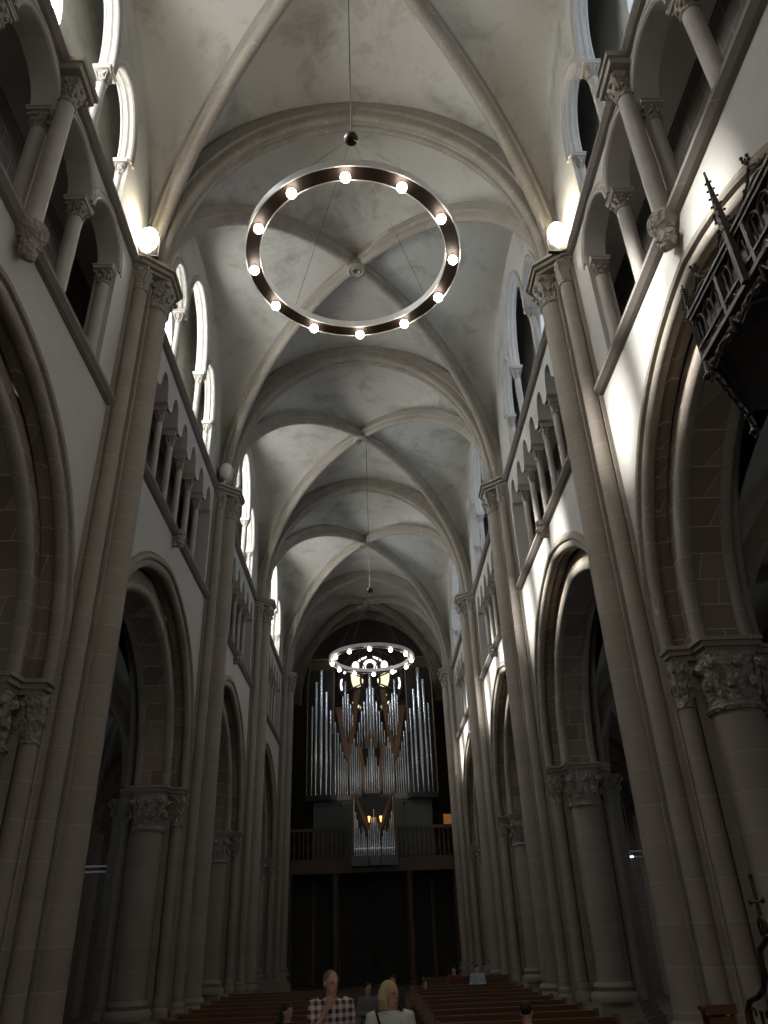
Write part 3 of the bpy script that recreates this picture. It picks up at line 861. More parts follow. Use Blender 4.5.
board([(-2.1,14.1),(-1.72,14.1),(-1.28,11.6),(-1.22,9.6),(-1.5,11.0)])
board([(-.95,15.1),(-.62,15.1),(-1.0,12.0),(-1.3,9.7),(-1.35,11.4)], .32)
board([(-.85,12.0),(-.55,11.6),(-.22,9.5),(-.5,9.2)], .05)
for s in (-1, 1):       # tower crowns of lattice work and corner stiles
    m = MB()
    for k in range(13):
        x = s*(2.15+1.5*k/12); h = 16.9 - abs(k-6)*.02
        m.box(x-.012,x+.012,-.30+.04*abs(k-6)*.5,-.27+.04*abs(k-6)*.5,(15.9-.0+.05*abs(k-6))-OZ if k%2 else 16.3-OZ,h-OZ)
        if k < 12: m.tube([(x,-.2,16.2-OZ),(x+s*.125,-.2,16.8-OZ)],.012,4); m.tube([(x+s*.125,-.2,16.2-OZ),(x,-.2,16.8-OZ)],.012,4)
    m.box(s*2.1,s*3.7,-.3,-.22,16.85-OZ,16.93-OZ)
    m.build('tower_crown', M['gilt'], org, smooth=None)
    m = MB(); m.tube([(s*3.7,-.1,B0-OZ),(s*3.72,-.1,15.2-OZ),(s*3.55,-.15,16.9-OZ)],.035,6); m.tube([(s*2.2,-.2,12.4-OZ),(s*2.15,-.2,15.5-OZ),(s*2.2,-.2,16.9-OZ)],.035,6)
    m.build('case_stile', M['gilt'], org)
m = MB()
for i in range(5):
    for j in range(5):
        m.tube([(-.35+i*.14,-.2,(11.55+j*.2)-OZ),(-.35+(i+1)*.14,-.25,(11.55+(j+1)*.2)-OZ)],.022,5); m.tube([(-.35+(i+1)*.14,-.2,(11.55+j*.2)-OZ),(-.35+i*.14,-.25,(11.55+(j+1)*.2)-OZ)],.022,5)
m.build('carved_lattice', M['gilt'], org)

# small choir organ on the gallery front
rp = thing('choir_organ', (.14, 41.6, 5.2), 'small choir organ with pointed pipe groups hanging on the gallery front', 'organ')
def rpipe(x, y, z0, z1, r):
    o = pipe(rp, x, y, z0, z1, r, .35); return o
for s in (-1, 1):
    for i, (x, z) in enumerate([(1.02,3.25),(.93,2.6),(.84,2.1),(.75,1.75),(.66,1.5),(.57,1.9),(.49,1.65),(.41,1.4)]):
        rpipe(s*x, 0, .45, z, .03)
    for i, (x, z) in enumerate([(.10,2.3),(.19,1.95),(.28,1.65)]): rpipe(s*x, -.1, .45, z, .03)
rpipe(0, -.12, .45, 2.7, .045)
m = MB(); m.box(-1.15,1.15,.12,.9,.35,3.3); m.build('case_back', M['case_dark'], rp, smooth=None)
m = MB(); m.prism([(-1.17,-.1),(-.35,-.12),(-.2,-.3),(.2,-.3),(.35,-.12),(1.17,-.1),(1.17,.9),(-1.17,.9)],0,.42); m.build('case_base', M['case_grey'], rp, smooth=None)
for s in (-1, 1):
    m = MB(); m.box(s*1.09,s*1.17,-.1,.12,.4,3.6); m.build('case_stile', M['case'], rp, smooth=None)
    m = MB(); q = [(s*1.05,3.5),(s*.95,3.5),(s*.35,2.1),(s*.15,1.6),(s*.3,1.5)]
    m.add([(x,.08,z) for x,z in q]+[(x,.12,z) for x,z in q],[(0,1,2,3,4),(9,8,7,6,5)]+[(i,(i+1)%5,5+(i+1)%5,5+i) for i in range(5)]); m.build('carved_wing', M['case'], rp, smooth=None)
M['candle'] = emit('warm_lamp', (1,.5,.18), 1.6)
for x, lab in ((-.24,'left'),(.36,'right')):
    rt = thing('music_lamp', (.14+x, 41.35, 7.2), 'small warm orange lamp at the %s above the choir organ' % lab, 'lamp', 'warm lamps at the choir organ')
    m = MB(); m.lathe(0,0,[(.015,0),(.03,.05),(.07,.30)],12); m.build('lamp_shade', M['candle'], rt)
    m = MB(); m.cyl(0,0,-.25,.02,.015,8,True); m.tube([(0,0,-.2),(0,.4,-.25)],.012,6); m.build('stem', M['bronze'], rt)

# gallery
M['gal'] = plain('gallery_wood', (.085,.05,.035), .5, noise=.3, scale=3)
gal = thing('organ_gallery', (0, 42.2, 0), 'dark wooden organ gallery with turned baluster parapet', 'gallery')
m = MB(); m.box(-4.6,4.6,0,4.9,5.0,5.4); m.box(-4.6,4.6,-.08,.02,4.95,5.5); m.build('gallery_floor', M['gal'], gal, smooth=None)
for s in (-1, 1):
    m = MB(); x0, x1 = (1.3 if s > 0 else -4.6), (4.6 if s > 0 else -1.3)
    m.box(x0,x1,-.08,.08,6.95,7.1); m.box(x0,x1,-.06,.06,5.5,5.62); m.build('parapet_rail', M['gal'], gal, smooth=None)
    b0 = None
    for k in range(14):
        x = s*(1.45+k*.232)
        if b0 is None:
            m = MB(); m.lathe(0,0,[(.045,5.6),(.03,5.75),(.055,6.0),(.06,6.2),(.03,6.5),(.04,6.8),(.045,6.96)],8); b0 = m.build('baluster', M['gal'], gal); b0.location.x = x
        else:
            c = b0.copy(); COL.objects.link(c); c.parent = gal; c.location.x = x
for x in (-4.3,-1.9,1.9,4.3):
    m = MB(); m.cyl(x,.2,.3,4.6,.16,16); m.base(x,.2,0,.4,.16); m.capital(x,.2,4.5,4.95,.16,.24,16,False); m.build('gallery_post', M['gal'], gal)
m = MB(); m.box(3.75,4.35,.25,.32,7.0,7.5); o = m.build('lit_panel', emit('orange_panel', (1,.42,.12), .10), None, smooth=None, shift=(4.05,42.5,7.25))
o.location = (4.15, 42.6, 7.4); o.data.transform(Matrix.Translation((0, 42.25, 0))); tag(o, 'faint orange lit panel on the gallery at the right of the organ', 'panel', None, 'thing')
# panelled screen and doorway under the gallery
scr = thing('door_screen', (0, 45.5, 0), 'dark panelled wooden screen and doorway under the organ gallery', 'screen')
m = MB(); m.box(-4.6,-1.7,0,.15,0,5.0); m.box(1.7,4.6,0,.15,0,5.0); m.box(-1.7,1.7,0,.15,4.0,5.0); m.build('panels', M['case_dark'], scr, smooth=None)
for s in (-1, 1):
    m = MB(); m.box(s*.02,s*1.7,.05,.12,0,4.0)
    for j in range(3):
        m.box(s*.25,s*1.45,.0,.05,.3+j*1.25,1.2+j*1.25)
    d = m.build('door_leaf', M['case_dark'], scr, smooth=None)
    m = MB(); m.ball((s*.15,-.02,1.1),.04,8,6); m.build('door_knob', M['bronze'], d)
    for x in (1.85, 3.2, 4.4):
        m = MB(); m.box(s*x-.07,s*x+.07,-.1,0,0,5.0); m.build('pilaster', M['case'], scr, smooth=None)

# ------------------------------------------------------------------ pews
M['pew'] = plain('pew_wood', (.13,.058,.028), .45, noise=.3, scale=2.2)
def make_pew(w):
    root = thing('pew', (0,0,0), 'x', 'pew', 'rows of wooden pews')
    m = MB(); m.box(-w/2,w/2,-.02,.02,.45,.88); m.box(-w/2,w/2,-.05,.05,.86,.90); m.build('backrest', M['pew'], root, smooth=None)
    m = MB(); m.box(-w/2,w/2,.02,.42,.42,.46); m.build('seat', M['pew'], root, smooth=None)
    for s in (-1, 1):
        m = MB(); x = s*w/2
        m.add([(x-.03,-.06,0),(x-.03,.45,0),(x-.03,.43,.6),(x-.03,.1,.66),(x-.03,.05,.93),(x-.03,-.06,.93)]+[(x+.03,-.06,0),(x+.03,.45,0),(x+.03,.43,.6),(x+.03,.1,.66),(x+.03,.05,.93),(x+.03,-.06,.93)],
              [(0,1,2,3,4,5),(11,10,9,8,7,6)]+[(i,(i+1)%6,6+(i+1)%6,6+i) for i in range(6)]); m.build('end_panel', M['pew'], root, smooth=None)
    return root
pw = make_pew(2.7); first = True; pew_i = 0
PLACES = ['front row nearest the camera']
for k in range(10):
    for s, side in ((-1,'left'),(1,'right')):
        y = 12.3 + k*1.2
        lab = 'long brown wooden pew on the %s of the aisle, row %s from the front' % (side, ['one','two','three','four','five','six','seven','eight','nine','ten','eleven','twelve','thirteen','fourteen','fifteen','sixteen','seventeen'][k])
        if first: first = False; pw.location = (s*2.35, y, 0); pw.rotation_euler.z = pi; pw['label'] = lab
        else: copy_tree(pw, (s*2.35, y, 0), lab)

# ------------------------------------------------------------------ pulpit canopy (upper right) 
M['oak'] = plain('carved_dark_oak', (.055,.042,.035), .42, noise=.3, scale=5, spec=.5)
can = thing('pulpit_canopy', (3.1, 3.9, 6.3), 'dark carved gothic wooden canopy with traceried sides and pinnacles jutting in at the right', 'canopy')
# plan corner points, local to (3.0, 3.9)
plan = [(.0,-1.07),(.0,1.07),(.77,1.92),(1.25,1.92),(1.25,-1.0),(.77,-1.07)]
def seg(m, a, b, z0, z1, t):
    d = Vector((b[0]-a[0], b[1]-a[1], 0)).normalized(); n_ = Vector((-d.y, d.x, 0))*t/2
    A = Vector((*a,0)); Bv = Vector((*b,0))
    m.prism([tuple((A+n_)[:2]),tuple((Bv+n_)[:2]),tuple((Bv-n_)[:2]),tuple((A-n_)[:2])], z0, z1)
def crocket_pinnacle(m, x, y, z0, h, w):
    m.prism([(x-w,y-w),(x+w,y-w),(x+w,y+w),(x-w,y+w)], z0, z0+h*.45)
    m.loft([[(x-w*1.2,y-w*1.2,z0+h*.45),(x+w*1.2,y-w*1.2,z0+h*.45),(x+w*1.2,y+w*1.2,z0+h*.45),(x-w*1.2,y+w*1.2,z0+h*.45)],
            [(x-.006,y-.006,z0+h),(x+.006,y-.006,z0+h),(x+.006,y+.006,z0+h),(x-.006,y+.006,z0+h)]])
    for i in range(7):
        t = i/7; z = z0+h*(.48+.5*t); r = w*1.25*(1-t)+.012
        for k in range(4):
            a = pi/4+k*pi/2; m.ball((x+r*1.25*cos(a),y+r*1.25*sin(a),z),w*.30*(1-.4*t)+.006,6,4)
    m.ball((x,y,z0+h+.01),w*.45,7,5); 
for (a, b, npan) in ((plan[0],plan[1],4),(plan[1],plan[2],2),(plan[0],plan[5],2)):
    A = Vector(a); Bv = Vector(b); L_ = (Bv-A).length
    m = MB(); seg(m,a,b,.0,.045,.06); seg(m,a,b,.13,.16,.045); seg(m,a,b,.46,.50,.06); seg(m,a,b,.50,.53,.09); m.build('rails', M['oak'], can, smooth=None)
    side_ = MB(); trc = MB(); cr = MB()
    d = (Bv-A)/npan
    for i in range(npan):
        p0 = A+d*i; p1 = A+d*(i+1)
        seg(trc, tuple(p0-d*.03), tuple(p0+d*.05), .045,.46,.05)
        for k in range(1,6):
            q = p0+d*(k/6); trc.cyl(q.x,q.y,.16,.37,.009,6)
        # pointed lancet heads
        for k in range(3):
            c0 = p0+d*((2*k)/6+.0); c1 = p0+d*((2*k+2)/6); cm = (c0+c1)/2
            trc.tube([(c0.x,c0.y,.35),(c0.x*.7+cm.x*.3,c0.y*.7+cm.y*.3,.41),(cm.x,cm.y,.455),(c1.x*.7+cm.x*.3,c1.y*.7+cm.y*.3,.41),(c1.x,c1.y,.35)],.010,5)
        # blind band of scrolls below
        for k in range(3):
            c = p0+d*((k+.5)/3)
            trc.tube([(c.x-d.x*.13*cos(t), c.y-d.y*.13*cos(t), .088+.036*sin(t)) for t in [2*pi*j/8 for j in range(9)]],.010,5)
        # ogee gablet above with finial
        mid = (p0+p1)/2
        for pp in (p0, p1):
            cr.tube([(pp.x,pp.y,.53),(pp.x*.75+mid.x*.25,pp.y*.75+mid.y*.25,.61),(pp.x*.3+mid.x*.7,pp.y*.3+mid.y*.7,.66),(mid.x,mid.y,.76)],.013,6)
            for t in (.25,.5,.75):
                cr.ball((pp.x*(1-t)+mid.x*t,pp.y*(1-t)+mid.y*t,.57+.16*t),.02,6,4)
        cr.tube([(mid.x-d.x*.22*cos(t),mid.y-d.y*.22*cos(t),.585+.045*sin(t)) for t in [2*pi*j/8 for j in range(9)]],.012,5)
        cr.cyl(mid.x,mid.y,.74,.86,.009,6); cr.ball((mid.x,mid.y,.81),.022,7,5)
        for dx_, dy_ in ((.03,0),(-.03,0),(0,.03),(0,-.03)): cr.ball((mid.x+dx_,mid.y+dy_,.86),.017,6,4)
        # hanging arch cusps under the lower rail
        side_.tube([(p0.x,p0.y,.0),(p0.x*.8+mid.x*.2+.03,p0.y*.8+mid.y*.2,-.10),(mid.x+.02,mid.y,-.04),(p1.x*.8+mid.x*.2+.03,p1.y*.8+mid.y*.2,-.10),(p1.x,p1.y,.0)],.022,6)
        for t in (.15,.35,.65,.85):
            q = p0+d*t; side_.ball((q.x+.02,q.y,-.07),.035,6,5)
    trc.build('tracery', M['oak'], can); cr.build('cresting', M['oak'], can); side_.build('hanging_cusps', M['oak'], can)
m = MB(); crocket_pinnacle(m, -.04, .17, .0, 1.28, .026); m.build('pinnacle', M['oak'], can)
for (x, y) in ((0,1.07),(.77,1.92),(0,-1.07)):
    m = MB(); crocket_pinnacle(m, x, y, .4, .5, .02); m.build('pinnacle', M['oak'], can)
    m = MB(); m.cyl(x,y,-.14,.1,.028,10,True); m.lathe(x,y,[(.015,-.2),(.055,-.17),(.055,-.15),(.028,-.12)],12); m.ball((x,y,-.215),.022,8,6); m.build('pendant', M['oak'], can)
m = MB(); m.prism(plan, .10, .16); m.prism([(x*.55+.5,y*.55) for x,y in plan], .16, .62); m.build('canopy_roof', M['oak'], can, smooth=None)
m = MB(); bp_ = [(x+(.06 if x < .1 else .0), y*(.97)) for x, y in plan]
for i_ in (0,1,5): seg(m, bp_[i_], bp_[(i_+1)%6], .02, .47, .02)
m.build('backing_panel', M['oak'], can, smooth=None)
for k in range(5):
    m = MB(); yy = -.95+k*.475
    m.tube([(.02,yy,.02),(.5,yy*.55,.08),(.95,yy*.2,.10)],.022,6); m.build('underside_rib', M['oak'], can)
m = MB(); m.box(.9,1.25,-1.3,-.9,-.2,.4); m.build('wall_bracket', M['oak'], can, smooth=None)

# ------------------------------------------------------------------ pulpit stair rail (lower right) and lectern
M['iron'] = plain('wrought_iron', (.05,.025,.02), .4, metal=.5)
M['redwood'] = plain('red_brown_wood', (.13,.055,.032), .4, noise=.25)
st = thing('stair_railing', (3.15, 7.3, 0), 'curling wrought iron stair railing with a cross finial at the right edge', 'railing')
m = MB()
rail = [(-.02,.02,1.0),(-.01,.02,1.42),(.0,-.06,1.50),(.0,-.25,1.54),(.0,-.38,1.60),(.0,-.44,1.70),(.0,-.47,1.86),(.02,-.62,1.95),(.04,-.9,1.98)]
m.tube([tuple(sum(c)/2 for c in zip(rail[i],rail[i+1])) if h else rail[i] for i in range(len(rail)-1) for h in (0,1)]+[rail[-1]],.022,8); m.build('handrail', M['iron'], st)
m = MB(); m.tube([(-.02,0,0),(-.02,0,1.05)],.022,8); m.tube([(.10,-.9,0),(.10,-.9,1.7)],.022,8); m.build('posts', M['iron'], st)
for j in range(6):
    for i in range(3):
        cy_ = -.10-.22*i-.03*(j%2); cz = .2+.3*j; sg = 1 if (i+j)%2 else -1
        if cz > 1.4+.2*i: continue
        m = MB(); m.tube([(-.0+.01*i, cy_+sg*(.02+.018*t)*cos(t), cz+(.02+.018*t)*sin(t)) for t in [k*.55 for k in range(13)]],.012,5)
        m.build('scroll', M['iron'], st)
m = MB(); m.tube([(.02,-.58,1.9),(.02,-.58,2.36)],.014,6); m.tube([(.02,-.68,2.20),(.02,-.48,2.20)],.014,6); m.ball((.02,-.58,2.38),.022,6,5); m.ball((.02,-.69,2.20),.022,6,5); m.ball((.02,-.47,2.20),.022,6,5)
m.tube([(.02,-.58+.07*cos(t),2.02+.07*sin(t)) for t in [k*pi/5 for k in range(11)]],.012,5)
m.build('cross_finial', M['iron'], st)
lec = thing('lectern', (3.32, 8.45, 0), 'small reddish brown wooden stand with flat top at the foot of the right pier', 'lectern')
m = MB(); m.box(-.13,.13,-.13,.13,1.34,1.38); m.box(-.14,.14,-.14,-.11,1.32,1.40); m.build('top', M['redwood'], lec, smooth=None)
for sx in (-1,1):
    for sy in (-1,1):
        m = MB(); m.box(sx*.10-.015,sx*.10+.015,sy*.09-.015,sy*.09+.015,0,1.34); m.build('leg', M['redwood'], lec, smooth=None)
m = MB(); m.box(-.10,.10,-.10,-.085,.7,1.30); m.box(-.10,.10,.085,.10,.7,1.30); m.build('panel', M['redwood'], lec, smooth=None)

# ------------------------------------------------------------------ aisle strip lights
M['strip'] = emit('strip_light', (.85,.92,1), 1.6)
for x, y, z, L_, lab in ((-9.0, 27.2, 4.2, 2.6, 'left'), (8.6, 25.6, 3.95, 1.4, 'right')):
    rt = thing('strip_light', (x, y, z), 'pale fluorescent strip fixture glimpsed in the dark %s aisle' % lab, 'light fixture', 'strip lights in the side aisles')
    for dz in (0, .16):
        m = MB(); m.box(-L_/2,L_/2,-.04,.04,dz,dz+.05); m.build('housing', M['lamp_body'], rt, smooth=None)
    for q in (-.35,.2,.45):
        m = MB(); m.box(q*L_-.10,q*L_+.10,-.05,-.041,.0,.055); m.build('lamp', M['strip'], rt, smooth=None)
    m = MB(); m.tube([(-.4,0,.2),(-.4,0,2.6)],.01,5); m.tube([(.4,0,.2),(.4,0,2.6)],.01,5); m.build('hanger', M['cable'], rt)

# small spotlights of the organ loft, aimed up at the pipe feet
for x in (-1.6, 1.8):
    rt = thing('organ_spotlight', (x, 42.9, 8.35), 'small spotlight on the gallery aimed at the %s organ pipes' % ('left' if x < 0 else 'right'), 'spotlight', 'organ spotlights')
    m = MB(); m.cyl(0,0,-.12,.05,.05,12,True); m.tube([(0,0,-.1),(0,0,-1.3)],.015,6); m.build('housing', M['bronze'], rt)
    l = bpy.data.lights.new('organ_light', 'SPOT'); l.energy = 55; l.color = (1,.96,.9); l.spot_size = 1.9; l.spot_blend = .8; l.shadow_soft_size = .06
    lo = bpy.data.objects.new('organ_light', l); COL.objects.link(lo); lo.parent = rt; lo.location = (0,-.02,.1)
    lo.rotation_euler = Vector((0 - x*.25, 1.3, 2.0)).to_track_quat('-Z','Y').to_euler()
# ------------------------------------------------------------------ people
def cloth(name, c1, c2=None, scale=0.0):
    if c2 is None: return plain(name, c1, .8, noise=.15, scale=8)
    m, nt, b, out = new_mat(name); L = nt.links.new
    tc = N(nt, 'ShaderNodeTexCoord'); sp = N(nt, 'ShaderNodeSeparateXYZ'); L(tc.outputs['Object'], sp.inputs[0])
    fac = None
    for i, ax in enumerate((0, 2)):
        mu = N(nt, 'ShaderNodeMath', operation='MULTIPLY'); L(sp.outputs[ax], mu.inputs[0]); mu.inputs[1].default_value = scale
        fr = N(nt, 'ShaderNodeMath', operation='FRACT'); L(mu.outputs[0], fr.inputs[0])
        gt = N(nt, 'ShaderNodeMath', operation='GREATER_THAN'); L(fr.outputs[0], gt.inputs[0]); gt.inputs[1].default_value = .5
        if fac is None: fac = gt
        else:
            ad = N(nt, 'ShaderNodeMath', operation='ADD'); L(fac.outputs[0], ad.inputs[0]); L(gt.outputs[0], ad.inputs[1])
            hf = N(nt, 'ShaderNodeMath', operation='MULTIPLY'); L(ad.outputs[0], hf.inputs[0]); hf.inputs[1].default_value = .5; fac = hf
    mx = N(nt, 'ShaderNodeMix', data_type='RGBA'); L(fac.outputs[0], mx.inputs['Factor']); mx.inputs[6].default_value = (*c1,1); mx.inputs[7].default_value = (*c2,1)
    L(mx.outputs[2], b.inputs['Base Color']); b.inputs['Roughness'].default_value = .85
    return m
M['skin'] = plain('skin', (.52,.31,.22), .55, noise=.08, scale=12)
M['eye'] = plain('eye_dark', (.03,.02,.02), .3)
def rotz(v, a): return Vector((v[0]*cos(a)-v[1]*sin(a), v[0]*sin(a)+v[1]*cos(a), v[2]))
def remesh(o, vox, sm=4):
    md = o.modifiers.new('remesh', 'REMESH'); md.mode = 'VOXEL'; md.voxel_size = vox; md.use_smooth_shade = True
    s = o.modifiers.new('smooth', 'SMOOTH'); s.iterations = sm; s.factor = .5
def ell(m, c, rx, ry, rz, n=18, k=12, rot=0):
    vs_before = len(m.v); m.ball((0,0,0), 1, n, k)
    for i in range(vs_before, len(m.v)):
        x, y, z = m.v[i]; v = rotz((x*rx, y*ry, z*rz), rot); m.v[i] = (c[0]+v.x, c[1]+v.y, c[2]+v.z)
def hand(m, w, d, side, curl=.7):
    """palm and five fingers growing from the wrist w in direction d"""
    w = Vector(w); d = Vector(d).normalized(); s = d.cross(Vector((0,1,.2))).normalized()*side; nrm = s.cross(d).normalized()*side
    m.loft([[tuple(w+d*t+s*a*wd+nrm*b*.014) for a, b in ((-1,-1),(1,-1),(1,1),(-1,1))] for t, wd in ((0,.024),(.04,.036),(.085,.040))])
    for i in range(4):
        o = w+d*.08+s*(-.030+.020*i); ln = [.062,.074,.070,.054][i]
        p1 = o+d*ln*.45; p2 = p1+(d*cos(curl)-nrm*sin(curl))*ln*.35; p3 = p2+(d*cos(2*curl)-nrm*sin(2*curl))*ln*.3
        m.tube([o-d*.01,p1,p2,p3],[.0095,.009,.0085,.007],8)
    t0 = w+d*.02-s*.024; m.tube([t0, t0-s*.022+d*.022, t0-s*.030+d*.052, t0-s*.024+d*.075],[.012,.011,.010,.008],8)
def person(loc, label, rz=0.0, h=1.72, head_yaw=0.0, sit=False, arms=('down','down'), top=None, legs=None, hair=None, hair_kind='short', sleeves='short', vox=.012, extras=()):
    root = thing('person', loc, label, 'person', None, rz)
    f = h/1.72; drop = -.42 if sit else 0
    V_ = lambda x, y, z: Vector((x*f, y*f, (z+drop)*f))
    hipL, hipR = V_(.09,0,.93), V_(-.09,0,.93)
    if sit:
        knees = [V_(.11,-.42,.95), V_(-.11,-.42,.95)]; feet = [V_(.12,-.45,.48), V_(-.12,-.45,.48)]
    else:
        knees = [V_(.10,-.02,.50), V_(-.10,-.02,.50)]; feet = [V_(.11,0,.08), V_(-.11,0,.08)]
    sh = [V_(.185,.01,1.42), V_(-.185,.01,1.42)]
    poses = {'down': (V_(.25,.03,1.13), V_(.25,-.06,.88)), 'lap': (V_(.25,-.02,1.16), V_(.10,-.27,1.03)), 'chin': (V_(.22,-.16,1.14), V_(.05,-.20,1.40)),
             'cross': (V_(.23,-.08,1.14), V_(-.04,-.22,1.13)), 'hip': (V_(.36,.05,1.18), V_(.20,-.10,1.04)), 'bag': (V_(.24,.0,1.15), V_(.12,-.2,1.06))}
    body = MB()
    hc = V_(0,-.01,1.60)
    def hp(x, y, z): v = rotz((x*f, y*f, z*f), head_yaw); return hc+v
    ell(body, hc+Vector((0,0,.02*f)), .074*f, .092*f, .105*f, rot=head_yaw)
    c = hp(0,-.022,-.055); ell(body, c, .055*f, .062*f, .062*f, rot=head_yaw)
    body.tube([hp(0,-.088,.03), hp(0,-.106,-.005), hp(0,-.096,-.02)],[.008*f,.014*f,.013*f],8)
    body.tube([hp(-.025,-.078,-.05), hp(0,-.088,-.049), hp(.025,-.078,-.05)],[.006*f,.010*f,.006*f],8)
    for s in (-1, 1):
        ell(body, hp(s*.078,.008,-.005), .012*f, .024*f, .033*f, 8, 6, head_yaw)
        body.tube([hp(s*.05,-.072,.032), hp(s*.02,-.088,.034)],[.009*f,.010*f],8)
    body.tube([V_(0,.01,1.38), V_(0,.005,1.46), hc+Vector((0,.01,-.06*f))],[.066*f,.055*f,.054*f],14)
    def torso(m, g, z0=.86):
        rings = []
        for z, rx, ry in ((z0,.155,.105),(.97,.160,.110),(1.08,.138,.098),(1.20,.155,.108),(1.32,.175,.115),(1.40,.165,.100),(1.455,.09,.07),(1.47,.06,.06)):
            if z < z0-.001: continue
            rings.append([tuple(V_(0,.005,z)+Vector(((rx+g)*f*cos(t),(ry+g)*f*sin(t),0))) for t in [2*pi*i/20 for i in range(20)]])
        m.loft(rings)
    torso(body, 0)
    for i, s in ((0,1),(1,-1)):
        el, wr = poses[arms[i]]
        if s < 0: el = Vector((-el.x, el.y, el.z)); wr = Vector((-wr.x, wr.y, wr.z))
        body.tube([sh[i]+Vector((-s*.03*f,0,0)), sh[i], (sh[i]+el)/2, el, (el+wr)/2, wr],[.05*f,.052*f,.045*f,.037*f,.034*f,.025*f],12)
        hand(body, wr, (wr-el), s)
        hp0 = (hipL, hipR)[i]
        body.tube([hp0, (hp0+knees[i])/2, knees[i], (knees[i]*.6+feet[i]*.4), feet[i]],[.088*f,.078*f,.055*f,.055*f,.036*f],14)
        body.tube([feet[i]+Vector((0,.05*f,-.03*f)), feet[i]+Vector((0,-.06*f,-.045*f)), feet[i]+Vector((0,-.16*f,-.055*f))],[.034*f,.036*f,.026*f],10)
    b = body.build('body', M['skin'], root); remesh(b, vox*.6 if vox < .015 else vox)
    # garments
    g = MB(); torso(g, .018, .90)
    for i, s in ((0,1),(1,-1)):
        el, wr = poses[arms[i]]
        if s < 0: el = Vector((-el.x, el.y, el.z)); wr = Vector((-wr.x, wr.y, wr.z))
        if sleeves == 'long': g.tube([sh[i]+Vector((-s*.05*f,0,0)), sh[i], (sh[i]+el)/2, el, (el+wr)/2, el*.1+wr*.9],[.065*f,.070*f,.062*f,.054*f,.048*f,.040*f],12)
        else: g.tube([sh[i]+Vector((-s*.05*f,0,0)), sh[i], sh[i]*.35+el*.65],[.065*f,.070*f,.062*f],12)
    o = g.build('shirt' if sleeves == 'short' else 'jacket', top, root); remesh(o, vox, 6)
    g = MB()
    for i in (0, 1):
        hp0 = (hipL, hipR)[i]; g.tube([hp0+Vector((0,0,.04*f)), hp0, (hp0+knees[i])/2, knees[i], feet[i]+Vector((0,0,.03*f))],[.10*f,.105*f,.093*f,.070*f,.055*f],14)
    rings = [[tuple(V_(0,.005,z)+Vector((rx*f*cos(t),ry*f*sin(t),0))) for t in [2*pi*i/20 for i in range(20)]] for z, rx, ry in ((.82,.14,.11),(.90,.172,.122),(.98,.168,.12),(1.02,.16,.115))]
    g.loft(rings); o = g.build('trousers', legs, root); remesh(o, vox*1.3, 4)
    for i in (0, 1):
        g = MB(); ft = feet[i]
        g.loft([[tuple(ft+Vector((w*f*cos(t), y*f, -.078*f+max(0,1)*(hh*f*(1+sin(t))/2)))) for t in [2*pi*j/12 for j in range(12)]] for y, w, hh in ((.08,.02,.05),(.06,.036,.10),(-.02,.042,.11),(-.12,.046,.075),(-.18,.036,.05),(-.205,.015,.03))])
        g.build('shoe', M['eye'], root)
    # eyes and hair
    for s in (-1, 1):
        g = MB(); g.ball(tuple(hp(s*.033,-.083,.012)), .0085*f, 8, 6); g.build('eye', M['eye'], root)
    g = MB()
    if hair_kind == 'short':
        ell(g, hp(0,.018,.045), .080*f, .094*f, .088*f, rot=head_yaw); cut = .0
    elif hair_kind == 'bob':
        ell(g, hp(0,.015,.045), .088*f, .100*f, .092*f, rot=head_yaw)
        for t in range(-5, 6):
            a = pi/2 + t*.36; g.tube([hp(.075*cos(a),.02+.085*sin(a)*1.0,.05), hp(.090*cos(a),.015+.10*sin(a),-.03), hp(.082*cos(a),.01+.095*sin(a),-.125)],[.024*f,.028*f,.014*f],8)
    else:
        ell(g, hp(0,.015,.045), .084*f, .098*f, .090*f, rot=head_yaw)
        for t in range(-4, 5):
            a = pi/2 + t*.36; g.tube([hp(.075*cos(a),.02+.085*sin(a),.05), hp(.082*cos(a),.02+.09*sin(a),-.08), hp(.085*cos(a),.03+.08*sin(a),-.24)],[.022*f,.028*f,.014*f],8)
    o = g.build('hair', hair, root); remesh(o, .008, 2)
    for e in extras:
        m = MB(); nm, mat, pts, r = e; m.tube([V_(*p) for p in pts], r, 8); m.build(nm, mat, root)
    return root
plaid = cloth('red_white_plaid', (.62,.58,.58), (.10,.02,.035), 13)
white = cloth('white_jacket', (.60,.60,.57)); black = cloth('black_cloth', (.02,.02,.022)); navy = cloth('dark_trousers', (.03,.035,.05))
grey_hair = plain('grey_brown_hair', (.20,.15,.11), .7); blond = plain('blond_hair', (.52,.40,.24), .6); dark_hair = plain('dark_hair', (.02,.015,.012), .5)
person((-.40, 9.9, 0), 'man in red and white plaid shirt resting his hand on his chin', 0.15, 1.74, .45, False, ('down','chin'), plaid, navy, grey_hair, 'short', 'short')
person((.24, 8.9, 0), 'blond woman in white jacket with dark shoulder strap looking sideways', .1, 1.66, .75, False, ('down','bag'), white, navy, blond, 'bob', 'long',
       extras=(('shoulder_strap', black, [(-.13,.10,1.44),(-.15,-.02,1.475),(-.13,-.12,1.38),(-.02,-.145,1.15),(.12,-.14,1.0)], .012), ('lanyard', black, [(-.05,-.07,1.45),(-.01,-.135,1.3),(.0,-.14,1.22)], .008)))
person((-1.22, 13.26, 0), 'dark haired woman in black v-neck top seated at the left of the plaid shirt man', .2, 1.66, .6, True, ('lap','lap'), black, black, dark_hair, 'long', 'long', .02)
person((1.99, 11.3, 0), 'person in black vest with bare arms seated at the lower right, seen from behind', pi-.1, 1.70, -.2, True, ('hip','hip'), black, navy, dark_hair, 'short', 'short', .02)
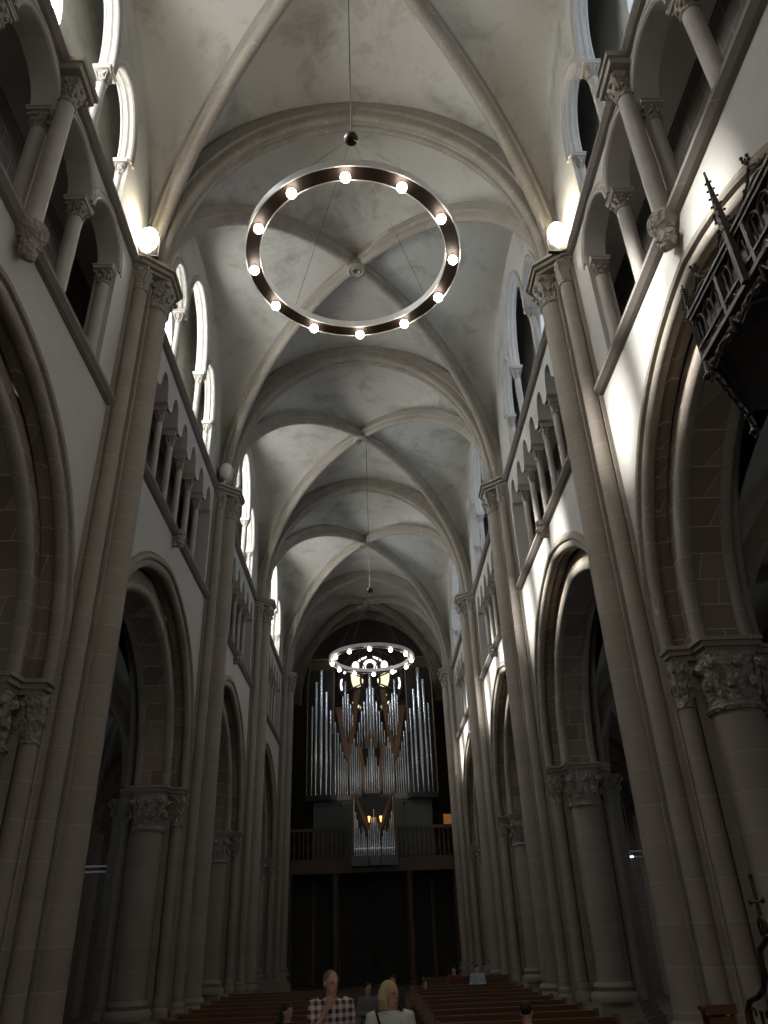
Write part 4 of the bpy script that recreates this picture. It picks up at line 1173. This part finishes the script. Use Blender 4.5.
person((-.05, 15.6, 0), 'visitor in pale open shirt standing in the aisle between the man and blond woman', .1, 1.36, .3, False, ('down','cross'), cloth('pale_shirt', (.16,.16,.17)), black, dark_hair, 'short', 'long', .02)
person((.42, 17.2, 0), 'dark dressed visitor standing behind the blond woman', -.1, 1.40, -.3, False, ('down','down'), cloth('dark_grey_top', (.06,.06,.065)), black, dark_hair, 'short', 'long', .02)
person((3.25, 27.45, 0), 'far visitor in pale blue white shirt by the right piers', 0, 1.60, .5, True, ('cross','lap'), cloth('pale_blue_shirt', (.42,.47,.55)), navy, dark_hair, 'short', 'long', .025)
person((2.52, 27.45, 0), 'far visitor in dull red top seated among the pews', 0, 1.58, -.3, True, ('lap','lap'), cloth('dull_red_top', (.16,.05,.045)), black, dark_hair, 'long', 'long', .025)
person((1.35, 22.86, 0), 'distant visitor in a red top seated by the centre aisle', 0, 1.40, .2, True, ('lap','lap'), cloth('red_top', (.35,.05,.05)), black, dark_hair, 'short', 'short', .025)

copy_tree(pw, (2.9, 27.7, 0), 'single wooden pew standing apart far down the right side under two visitors')
sto = thing('wooden_stool', (1.99, 11.3, 0), 'low wooden stool under the person in the black vest', 'stool')
m = MB(); m.cyl(0,0,.40,.45,.18,20,True); m.build('seat', M['pew'], sto)
for a in (.8, 2.37, 3.94, 5.5):
    m = MB(); m.tube([(.13*cos(a),.13*sin(a),.40),(.18*cos(a),.18*sin(a),0)],.018,8); m.build('leg', M['pew'], sto)
# ------------------------------------------------------------------ camera and light
cam = bpy.data.cameras.new('camera'); co = bpy.data.objects.new('camera', cam); COL.objects.link(co)
cam.sensor_fit = 'VERTICAL'; cam.sensor_height = 36.0; cam.lens = 36.0*748.0/1024.0; cam.clip_end = 300
p, r, y = map(math.radians, (29.6, 2.2, 1.6))
F = Vector((sin(y)*cos(p), cos(y)*cos(p), sin(p))); R = Vector((cos(y), -sin(y), 0)); U = R.cross(F)
R2 = cos(r)*R - sin(r)*U; U2 = sin(r)*R + cos(r)*U
co.matrix_world = Matrix(((R2.x, U2.x, -F.x, .12), (R2.y, U2.y, -F.y, 0), (R2.z, U2.z, -F.z, 2.05), (0,0,0,1)))
scene.camera = co
w = bpy.data.worlds.new('world'); scene.world = w; w.use_nodes = True
w.node_tree.nodes['Background'].inputs[0].default_value = (.6,.75,1,1); w.node_tree.nodes['Background'].inputs[1].default_value = .3
sun = bpy.data.lights.new('sun', 'SUN'); so = bpy.data.objects.new('sun', sun); COL.objects.link(so)
sun.energy = SUN; sun.angle = math.radians(5); sun.color = (1,.98,.94)
so.rotation_euler = Vector((10.65, 1.25, -6.6)).to_track_quat('-Z', 'Y').to_euler()
scene.view_settings.view_transform = 'Standard'; scene.view_settings.look = 'None'
scene.view_settings.exposure = EXPO; scene.view_settings.gamma = 1; scene.view_settings.use_curve_mapping = False
scene.cycles.use_denoising = True
scene.cycles.diffuse_bounces = 6; scene.cycles.max_bounces = 10; scene.cycles.transparent_max_bounces = 8
scene.cycles.sample_clamp_indirect = 4.0
